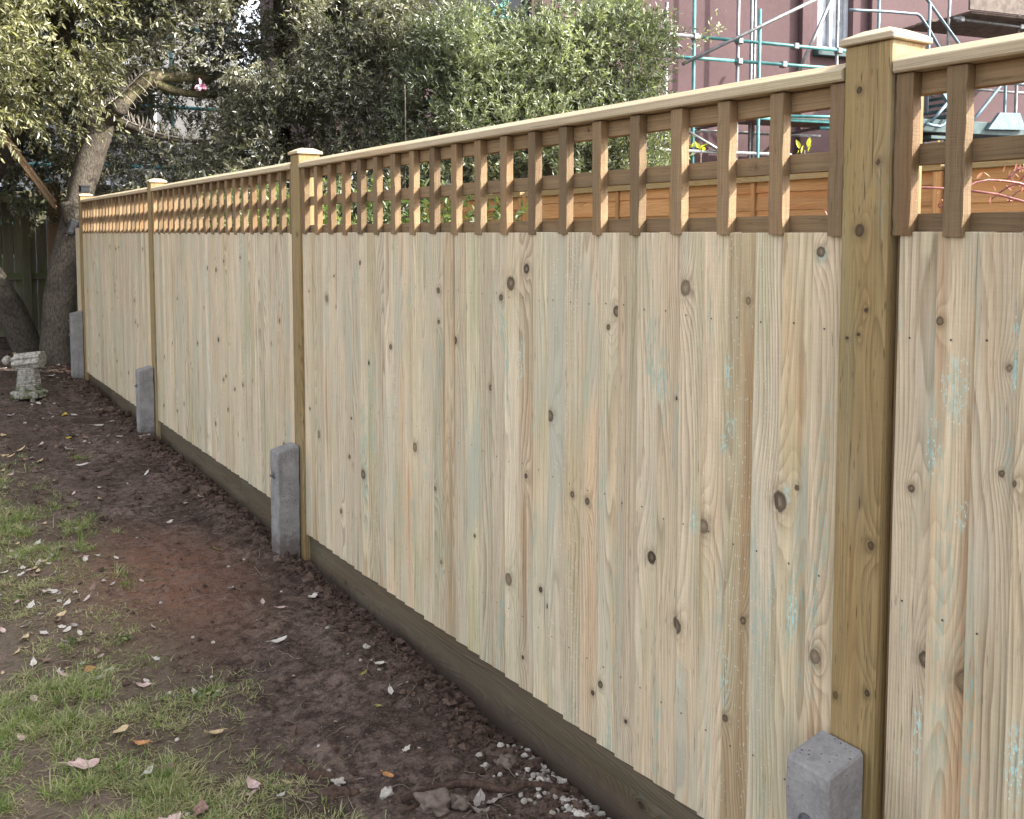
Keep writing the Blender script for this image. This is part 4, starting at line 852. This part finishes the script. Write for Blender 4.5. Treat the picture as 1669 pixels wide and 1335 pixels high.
# ------------------------------------------------------------------ stone garden ornament
ox, oy = .935, 8.80; oz = float(gz(ox, oy)) - .018; OR = empty('stone_ornament', (ox, oy, oz), 'weathered stone ornament with barrel roof and tapered body on a flat base', 'ornament')
ang = R(-20)
RTo = np.array([math.cos(PHI) * 1.0, -math.sin(PHI), 0]); FWo = np.array([math.sin(PHI), math.cos(PHI), 0])
def O(u, v, z): return np.array([ox, oy, oz]) + RTo * (u * .88) + FWo * (v * .88) + np.array([0, 0, z])
def ngon(mb, n, rings, sd=.3, ph=.4, wob=.04):
    V = []
    for k, (r_, z) in enumerate(rings):
        for i in range(n):
            a = 2 * np.pi * i / n + ph; rr = r_ * (1 + wob * (noise3(np.array([i * 1.7, k * 1.3, n]), 3) - .5) * 2); V.append(O(rr * math.cos(a), rr * math.sin(a) * .9, z))
    m_ = len(rings); q = [[i * n + j, i * n + (j + 1) % n, (i + 1) * n + (j + 1) % n, (i + 1) * n + j] for i in range(m_ - 1) for j in range(n)]
    mb.add(V, q + [list(range(n))[::-1], [(m_ - 1) * n + j for j in range(n)]], None, sd)
mb = MB(); ngon(mb, 7, [(.135, .030), (.168, .040), (.172, .082), (.150, .096)], ph=.2)
for a in (.5, 2.4, 3.9, 5.4): mb.tube([O(.12 * math.cos(a), .11 * math.sin(a), -.04), O(.115 * math.cos(a), .105 * math.sin(a), .036)], .022, 7)
mb.build('base_slab', ORN, OR)
mb = MB(); rg = [(.118, .097)]
for k in range(11):
    z = .100 + k * .0175; r_ = .118 - .026 * k / 11; rg += [(r_, z), (r_ + .004, z + .010), (r_ - .004, z + .0140)]
ngon(mb, 8, rg, ph=.1, wob=.035); mb.build('body', ORN, OR)
mb = MB(); ns = 40; V = []; cz_ = .340; uu = np.linspace(-.120, .135, 9)
for u in uu:
    for i in range(ns):
        a = 2 * np.pi * i / ns; rr = .066 * (1 + .085 * np.sign(np.sin(a * 8)) * min(1, abs(np.sin(a * 8)) * 2.2)) * (1 + .03 * noise3(np.array([u * 30, i * .5, 1]), 3)); V.append(O(u, rr * 1.2 * math.cos(a), cz_ + rr * math.sin(a) + .10 * u))
q = [[i * ns + j, i * ns + (j + 1) % ns, (i + 1) * ns + (j + 1) % ns, (i + 1) * ns + j] for i in range(8) for j in range(ns)]
mb.add(V, q + [list(range(ns)), [8 * ns + j for j in range(ns)]], None, .6); mb.build('roof', ORN, OR)
mb = MB(); mb.tube([O(-.215, -.02, .345), O(-.19, -.02, .345), O(-.165, -.02, .344)], [.030, .042, .034], 14, rough=.2, nf=60); mb.tube([O(-.235, -.02, .346), O(-.10, -.01, .342)], .012, 8); mb.build('crank', ORN, OR)

# ------------------------------------------------------------------ things lying on the soil
def lump(mb, c, r_, seed, mat=0, sd=.5, flat=.7, n=8, m_=6, rough=.5):
    r = np.random.default_rng(seed); th = np.linspace(0, np.pi, m_)[1:-1]; ph = np.arange(n) * 2 * np.pi / n
    D = [np.array([0, 0, 1.])] + [np.array([math.sin(t_) * math.cos(p), math.sin(t_) * math.sin(p), math.cos(t_)]) for t_ in th for p in ph] + [np.array([0, 0, -1.])]
    D = np.array(D); k = 1 + rough * (noise3(D * 1.7 + r.random(3) * 50, seed) - .5) * 2 * .8 + rough * .4 * (noise3(D * 4 + r.random(3) * 50, seed + 1) - .5) + rough * .16 * (noise3(D * 11 + 7, seed + 2) - .5); s_ = np.array([r.uniform(.8, 1.25), r.uniform(.8, 1.25), flat])
    a = r.random() * 6.28; Rm = np.array([[math.cos(a), -math.sin(a), 0], [math.sin(a), math.cos(a), 0], [0, 0, 1]])
    V = (D * k[:, None] * s_ * r_) @ Rm.T + np.array(c); M2 = len(th)
    q = [[0, 1 + j, 1 + (j + 1) % n] for j in range(n)] + [[1 + i * n + j, 1 + (i + 1) * n + j, 1 + (i + 1) * n + (j + 1) % n, 1 + i * n + (j + 1) % n] for i in range(M2 - 1) for j in range(n)] + [[1 + M2 * n, 1 + (M2 - 1) * n + (j + 1) % n, 1 + (M2 - 1) * n + j] for j in range(n)]
    mb.add(V, q, None, sd, mat=mat)
r = np.random.default_rng(55); mb = MB()
for k in range(5200):
    y = 1.75 + 9 * r.random() ** 1.8
    x = 1.535 - abs(r.normal()) * .10 if r.random() < .55 else r.uniform(.35, 1.5)
    if x > 1.54 or x < -.2: continue
    rad = .0028 + .010 * r.random() ** 4 * (1.5 if x > 1.3 else 1)
    if y > 5: rad *= 1.5
    lump(mb, (x, y, float(gz(x, y)) + rad * .2), rad, k, 0, r.random(), .75, 6, 5, 1.1)
for k in range(420):
    y = 1.8 + 7 * r.random() ** 1.4; x = 1.53 - abs(r.normal()) * .09; rad = r.uniform(.008, .019)
    if x > 1.525: continue
    lump(mb, (x, y, float(gz(x, y)) + rad * .15), rad, k + 20000, 0, r.random(), .6, 12, 9, 1.3)
tag(mb.build('soil_crumbs', CLOD), 'loose crumbs of dark soil scattered over the bare strip and along the fence', 'soil', kind='stuff')
mb = MB()
for k in range(620):
    y = r.uniform(1.55, 2.30); x = 1.535 - abs(r.normal()) * (.05 + .06 * (2.3 - y)) ; 
    if y > 2.1 and r.random() < .6: continue
    if x < 1.25: continue
    rad = r.uniform(.004, .010); lump(mb, (x, y, float(gz(x, y)) + rad * .45 + r.uniform(0, .006)), rad, k + 9000, 0, r.random(), .7, 7, 5, .45)
for k in range(60):
    y = 1.9 + 8 * r.random() ** 1.6; x = r.uniform(.5, 1.52); rad = r.uniform(.003, .007) * (1 + .1 * y); lump(mb, (x, y, float(gz(x, y)) + rad * .3), rad, k + 9900, 0, r.random() * .8, .6, 6, 5, .4)
tag(mb.build('gravel', PEBBLE), 'small pale pebbles spilling out along the bottom of the fence', 'gravel', kind='stuff')
for (x, y, rad, mt, lbl) in ((1.135, 2.11, .034, ROCK, 'muddy brown stone just in front of the root'), (1.20, 2.08, .024, ROCK, 'smaller dark stone beside the curled grey leaves'), (1.405, 2.19, .026, ROCK, 'rough brown clod of stone behind the root'), (1.352, 2.21, .013, PEBBLE, 'small pale stone close behind the root'), (1.055, 2.22, .016, PEBBLE, 'pale flint near the left end of the root'), (.975, 2.36, .013, PEBBLE, 'small pale stone beside the dark bark pieces'), (1.36, 3.02, .010, PEBBLE, 'small grey pebble half way along the soil by the fence'), (1.395, 4.05, .016, ROCK, 'grey stone against the foot of the second concrete spur')):
    mb = MB(); lump(mb, (x, y, float(gz(x, y)) + rad * .45), rad, int(x * 999), 0, .5, .75, 30, 22, 1.0); tag(mb.build('stone', mt, None, True), lbl, 'stone', 'stones on the soil')
mb = MB(); zz = lambda x, y, h: (x, y, float(gz(x, y)) + h)
limb(mb, [zz(1.075, 2.17, .016), zz(1.17, 2.17, .022), zz(1.26, 2.13, .024), zz(1.33, 2.065, .016), zz(1.40, 2.055, .018), zz(1.505, 2.015, .030)], .010, .009, 10, 6, .35, 4, 30)
limb(mb, [zz(1.16, 2.165, .022), zz(1.10, 2.135, .014), zz(1.05, 2.13, .010)], .007, .004, 8, 4, .3, 5, 30)
tag(mb.build('tree_root', ROOT, None, True), 'dark bent root lying across the soil towards the fence foot', 'root')
for (pts, r0, lbl) in (([(.875, 2.50, -.004), (.93, 2.43, .002), (.98, 2.40, -.004)], .021, 'flat dark piece of bark at the edge of the grass'), ([(.915, 2.34, -.004), (.965, 2.315, .003), (1.01, 2.30, -.004)], .020, 'smaller dark bark piece nearer the camera, left of the root')):
    mb = MB(); limb(mb, [zz(*p) for p in pts], r0, r0 * .5, 26, 12, 1.1, int(r0 * 1000), 45); tag(mb.build('bark_piece', ROOT, None, True), lbl, 'bark', 'bark pieces on the soil')

def leaf_mesh(name, L, W, mat, curl, seed, shape='oval', fold=.2):
    r = np.random.default_rng(seed); nu, nv = 11, 7; u = np.linspace(0, 1, nu); v = np.linspace(-1, 1, nv); U, V = np.meshgrid(u, v, indexing='ij')
    prof = np.sin(np.pi * np.clip(U, .0, 1) ** .8) ** .85 + .02
    if shape == 'lobed': prof = prof * (1 + .28 * np.sin(U * 15 + seed))
    wx = V * prof * W / 2 * (1 + .08 * r.normal(size=U.shape) * (abs(V) > .9))
    x = (U - .5) * L; z = curl * L * ((U - .5) ** 2 * 1.2) + fold * np.abs(V) * prof * W * .5 + .10 * W * (noise3(np.stack([U * 3.5, V * 1.6, U * 0 + seed], -1), seed) - .5) * 2
    z = z + curl * .35 * W * V * (U - .3)
    P = np.stack([x, wx, z], -1).reshape(-1, 3); i = np.arange(nu - 1)[:, None]; j = np.arange(nv - 1)[None]
    q = np.stack([i * nv + j, (i + 1) * nv + j, (i + 1) * nv + j + 1, i * nv + j + 1], -1).reshape(-1, 4)
    mb = MB(); mb.add(P, q, np.stack([U, V * .5, U * 0 + seed * 1.3], -1), r.random())
    st = np.array([(-.5 * L, 0, z[0, nv // 2]), (-.62 * L, .02 * L, z[0, nv // 2] + .02 * L), (-.75 * L, .06 * L, z[0, nv // 2])]); mb.tube(st, [.0011, .0009, .0007], 5)
    o = mb.build(name, mat, None, True); return o
def lay(o, x, y, rz, tx=0., ty=0., h=.004):
    o.rotation_euler = (tx, ty, rz); bpy.context.view_layer.update()
    mz = min((o.matrix_basis @ v.co).z for v in o.data.vertices)
    o.location = (x, y, float(gz(x, y)) + h - mz - .003); return o
LV = [(.395, 2.78, .085, .050, DL_PINK, .5, 'lobed', 'large pinkish dead leaf with torn lobes lying on the green grass'), (.56, 2.83, .055, .028, DL_ORANGE, .8, 'oval', 'curled rusty orange leaf standing on the grass edge'), (.52, 3.41, .085, .034, DL_ORANGE, .3, 'oval', 'long orange leaf lying where the grass meets the soil'),
      (.545, 2.67, .062, .020, DL_PALE, .4, 'oval', 'slim white leaf tilted in the grass'), (.52, 2.91, .050, .032, DL_TAN, .2, 'oval', 'round tan leaf lying flat in thin grass'), (.595, 2.665, .045, .030, DL_BROWN, .9, 'lobed', 'small crumpled brown leaf at the end of a bare patch in the grass'),
      (.765, 2.44, .055, .032, DL_PINK, .7, 'oval', 'crumpled pink brown leaf in the dry grass near the bark pieces'), (.62, 2.42, .060, .034, DL_BROWN, .6, 'lobed', 'brown twisted leaf near the bottom edge of the grass'), (.54, 2.42, .070, .045, DL_PINK, .5, 'lobed', 'broad pink brown leaf cut by the bottom edge'),
      (.635, 3.17, .058, .036, DL_PINK, .4, 'lobed', 'pinkish brown leaf on soil beside a slim white one'), (.655, 3.20, .040, .016, DL_PALE, .3, 'oval', 'slim pale leaf touching the pinkish brown leaf'), (.48, 4.12, .060, .040, DL_PALE, .6, 'lobed', 'bright white leaf among the trampled grass on the left'),
      (1.365, 3.55, .050, .030, DL_PALE, .8, 'lobed', 'white curled leaf on dark soil close to the near foot of the fence'), (1.11, 3.21, .060, .022, DL_PALE, .5, 'oval', 'pale folded leaf alone in the middle of the bare soil'), (1.23, 2.66, .042, .016, DL_GREEN, .3, 'oval', 'small olive yellow leaf on the bare soil left of the white sliver'),
      (1.31, 2.72, .042, .017, DL_PALE, .4, 'oval', 'thin white leaf sliver on the soil close to the gravel board'), (1.275, 2.86, .045, .015, DL_GREEN, .2, 'oval', 'brown olive leaf lying furthest up the near soil'), (.75, 2.76, .055, .035, DL_TAN, .5, 'oval', 'tan curled leaf at the tip of the thin grass'), (1.10, 2.31, .034, .024, DL_ORANGE, .3, 'oval', 'round reddish leaf behind the left end of the root'),
      (.43, 3.44, .060, .020, DL_PALE, .2, 'oval', 'pale narrow leaf at the left beside the long orange one'), (.565, 3.34, .044, .022, DL_PALE, .4, 'oval', 'pale leaf just right of the long orange one'), (.53, 3.30, .040, .018, DL_PALE, .6, 'oval', 'small white leaf tucked under the long orange leaf'), (.48, 3.53, .045, .030, DL_BROWN, .9, 'oval', 'dark red brown curled leaf behind the long orange one'),
      (.555, 3.50, .050, .022, DL_BROWN, .5, 'oval', 'dark brown leaf on the soil right of the dark red one'), (1.255, 2.075, .062, .030, DL_GREY, .3, 'oval', 'grey leaf lying uppermost in the curled cluster by the root'), (1.275, 2.045, .060, .032, DL_GREY, .5, 'oval', 'broad grey leaf hanging right in the cluster by the root'), (1.225, 2.030, .050, .024, DL_GREY, .9, 'oval', 'upright narrow grey leaf in front of the cluster by the root'),
      (1.365, 5.18, .060, .030, DL_PALE, .4, 'oval', 'pale leaf on the soil beside the second bay of the fence'), (1.27, 6.86, .090, .034, DL_PALE, .2, 'oval', 'long white leaf on the soil near the third concrete spur'), (1.22, 7.35, .080, .036, DL_PALE, .3, 'oval', 'white leaf behind the long white one near the third concrete spur'), (.93, 6.2, .080, .026, DL_PALE, .2, 'oval', 'white narrow leaf on the open soil left of the third spur'),
      (.98, 7.0, .075, .034, DL_YELL, .3, 'oval', 'dull yellow leaf on the far soil'), (1.08, 7.9, .075, .040, DL_YELL, .5, 'oval', 'dull yellow leaf between the ornament and the fence'), (.45, 2.36, .045, .026, DL_YELL, .4, 'oval', 'small bright yellow leaf at the very bottom of the grass'), (1.10, 5.15, .060, .020, DL_PALE, .1, 'oval', 'white oval leaf lying flat on the mid soil'), (1.20, 4.30, .060, .030, DL_GREEN, .5, 'oval', 'yellow brown folded leaf before the second concrete spur')]
for k, (x, y, L, W_, mt, cu, shp, lbl) in enumerate(LV):
    lay(tag(leaf_mesh('dead_leaf', L, W_, mt, cu, k + 1, shp, .25 if cu > .4 else .12), lbl, 'leaf'), x, y, (k * 2.39) % 6.28, .25 * math.sin(k * 3.1), .2 * math.cos(k * 1.7), .004 + (.012 if y < 3.0 and x < .8 else 0))
protos = [leaf_mesh('dead_leaf', .058, .026, mt, cu, 60 + k, shp, .2) for k, (mt, cu, shp) in enumerate(((DL_PALE, .5, 'oval'), (DL_GREY, .7, 'lobed'), (DL_PALE, .3, 'lobed'), (DL_TAN, .5, 'oval'), (DL_BROWN, .6, 'lobed'), (DL_PINK, .4, 'oval')))]
r = np.random.default_rng(71); first = [True] * 6
for k in range(250):
    if k >= 190: x, y = .40 + r.normal() * .10, (4.55 if k < 225 else 3.75) + r.normal() * .28
    elif k < 75: x, y = r.uniform(.25, 1.0), r.uniform(3.3, 7.5); x = .34 + abs(r.normal()) * .22
    elif k < 150: x, y = r.uniform(.35, 1.45), r.uniform(6.5, 12.5)
    else: x, y = r.uniform(.5, 1.45), r.uniform(2.3, 6)
    p = int(r.choice(6, p=[.16, .20, .14, .18, .18, .14])); o = protos[p]
    if first[p]: first[p] = False
    else: o = o.copy(); COL.objects.link(o)
    s_ = r.uniform(.45, 1.0) * (1.35 if y > 6 else .85); o.scale = (s_, s_, s_)
    tag(o, ('small pale dry leaf of the litter scattered over the soil', 'small grey dry leaf of the litter scattered over the soil', 'small torn pale leaf of the litter scattered over the soil', 'small tan dry leaf of the litter scattered over the soil', 'small brown crumpled leaf of the litter scattered over the soil', 'small pinkish dry leaf of the litter scattered over the soil')[p], 'leaf', 'leaf litter on the soil')
    o.rotation_euler = (r.normal() * .25, r.normal() * .25, r.uniform(0, 6.28)); o.location = (x, y, float(gz(x, y)) + .008 * s_)
mb = MB()
for k in range(230):
    x, y = r.uniform(.2, 1.5), 1.9 + 7 * r.random() ** 1.6; a = r.uniform(0, 6.28); L = r.uniform(.02, .09); n_ = 5; tt = np.linspace(0, 1, n_); b_ = r.normal() * .3
    P = [(x + L * t_ * math.cos(a + b_ * t_), y + L * t_ * math.sin(a + b_ * t_)) for t_ in tt]; mb.tube([(p[0], p[1], float(gz(p[0], p[1])) + .003 + .006 * abs(math.sin(i_ * 1.3 + k))) for i_, p in enumerate(P)], r.uniform(.0006, .0016), 5)
tag(mb.build('twig_litter', STEM), 'thin broken twigs and straws strewn over the soil', 'twigs', kind='stuff')

# ------------------------------------------------------------------ grass
r = np.random.default_rng(91)
PATCH = [(.16, 2.55, .30, .50, 7000, .066, .12), (.42, 2.42, .28, .26, 3600, .050, .40), (.20, 3.08, .26, .24, 2800, .060, .25), (.62, 2.52, .22, .24, 1600, .040, .7), (.80, 2.30, .14, .18, 800, .042, .85), (.62, 2.85, .18, .22, 800, .045, .65), (.40, 3.25, .20, .16, 1400, .055, .35), (.80, 3.02, .10, .12, 320, .045, .3),
         (.35, 3.75, .26, .45, 1100, .032, .8), (.62, 3.75, .14, .30, 600, .03, .8), (.30, 4.9, .25, .6, 1500, .04, .6), (.55, 3.0, .25, .2, 900, .04, .7),
         (.52, 4.95, .20, .55, 3600, .065, .3), (.36, 5.9, .22, .9, 2600, .06, .4), (.30, 4.1, .16, .45, 800, .045, .6), (.52, 4.35, .18, .30, 700, .045, .6), (.94, 6.46, .05, .08, 130, .05, .2), (.78, 4.05, .05, .10, 90, .045, .3), (.72, 5.2, .10, .30, 450, .05, .4), (-.4, 3.5, .5, 2.0, 6000, .07, .2), (.62, 3.42, .10, .05, 160, .035, .1), (.70, 5.75, .08, .14, 200, .05, .3)]
mb = MB(); Pn = []; Ln = []; Sn = []; An = []
for cx_, cy_, rx, ry, n_, h, dry in PATCH:
    nt = int(n_ * 1.5 / 16); T_ = np.stack([cx_ + r.normal(size=nt) * rx * .60, cy_ + r.normal(size=nt) * ry * .60], 1)
    k = noise3(xyz(T_[:, 0] * 7, T_[:, 1] * 7), 77) + .7 * (noise3(xyz(T_[:, 0] * 20, T_[:, 1] * 20), 78) - .5) > .40
    T_ = T_[k & (T_[:, 0] < 1.15)]; nt = len(T_); cnt = r.integers(6, 30, nt); ti = np.repeat(np.arange(nt), cnt); n_ = len(ti)
    off = r.normal(size=(n_, 2)) * r.uniform(.006, .022, nt)[ti][:, None]; P = T_[ti] + off; Pn.append(P); t = noise3(xyz(T_[:, 0] * 5, T_[:, 1] * 5), 79)[ti]
    Ln.append(h * r.uniform(.35, 1.1, n_) * (.45 + .8 * t) * r.uniform(.6, 1.2, nt)[ti]); isdry = r.random(n_) < ((.10 + dry) * r.uniform(.1, 2., nt))[ti]; Sn.append(np.where(isdry, r.uniform(.70, 1., n_), np.clip(r.uniform(0, .62, nt)[ti] + r.normal(size=n_) * .1, 0, .64)))
    An.append(np.arctan2(off[:, 1], off[:, 0]) + r.normal(size=n_) * .7)
az_ = np.concatenate(An)
P = np.concatenate(Pn); L = np.concatenate(Ln); S = np.concatenate(Sn); n = len(P)
dr = np.stack([np.cos(az_), np.sin(az_), np.zeros(n)], 1); sd_ = np.stack([-dr[:, 1], dr[:, 0], np.zeros(n)], 1)
lean = r.uniform(.2, 1.25, n) + (S > .7) * .6; w = r.uniform(.0006, .0014, n)
base = np.stack([P[:, 0], P[:, 1], gz(P[:, 0], P[:, 1]) - .004], 1); V = []
for t_, k in ((0, 1.), (.35, .95), (.7, .7), (1., .08)):
    c = base + dr * (L * lean * t_ ** 1.6 * .8)[:, None] + np.array([0, 0, 1.]) * (L * (t_ - .38 * lean * t_ ** 2.2))[:, None]
    V += [c - sd_ * (w * k)[:, None], c + sd_ * (w * k)[:, None]]
V = np.stack(V, 1).reshape(-1, 3); i = np.arange(n)[:, None] * 8
mb.add(V, np.concatenate([i + np.array([[a, a + 1, a + 3, a + 2]]) for a in (0, 2, 4)]), None, np.repeat(S, 8))
nt = 9000                                                       # dry thatch lying between the blades
c_ = P[r.integers(0, len(P), nt)] + r.normal(size=(nt, 2)) * .05; a_ = r.uniform(0, 6.28, nt); l_ = r.uniform(.012, .055, nt); w_ = r.uniform(.0005, .0011, nt); bend = r.normal(size=nt) * .7; V = []
for t_ in (0, .5, 1.):
    x_ = c_[:, 0] + l_ * t_ * np.cos(a_ + bend * t_); y_ = c_[:, 1] + l_ * t_ * np.sin(a_ + bend * t_); z_ = gz(x_, y_) + r.uniform(.001, .012, nt)
    for sg in (-1, 1): V.append(np.stack([x_ - sg * w_ * np.sin(a_), y_ + sg * w_ * np.cos(a_), z_], 1))
V = np.stack(V, 1).reshape(-1, 3); i = np.arange(nt)[:, None] * 6
mb.add(V, np.concatenate([i + np.array([[a, a + 1, a + 3, a + 2]]) for a in (0, 2)]), None, np.repeat(r.uniform(.62, 1., nt), 6))
tag(mb.build('grass', GRASS), 'patchy green and straw coloured lawn grass at the lower left', 'grass', kind='stuff')
for (x, y, lbl, n_, L, k) in ((.50, 3.60, 'small bright green weed seedling on the soil behind the long orange leaf', 14, .022, 1), (.66, 3.55, 'low cluster of tiny green weeds on the soil right of the seedling', 18, .020, 2), (.80, 3.02, 'small broad leaved weed in the tip of thin grass', 12, .030, 3), (.36, 2.46, 'broad green clover weed in the front grass', 16, .030, 4), (.20, 3.25, 'yellow green weed at the left edge of the grass', 22, .024, 5)):
    mb = MB(); q = np.random.default_rng(k); P = np.array([x, y, float(gz(x, y)) + .006]) + q.normal(size=(n_, 3)) * np.array([.018, .018, .004]); leaves_at(mb, P, q.normal(size=(n_, 3)) * np.array([1, 1, .2]) + np.array([0, 0, .5]), np.full(n_, L), np.full(n_, L * .7), k, q.random(n_)); mb.build('foliage', LEAF_BRIGHT, empty('weed', (x, y, float(gz(x, y))), lbl, 'weed'))
print('built', len(bpy.data.objects))
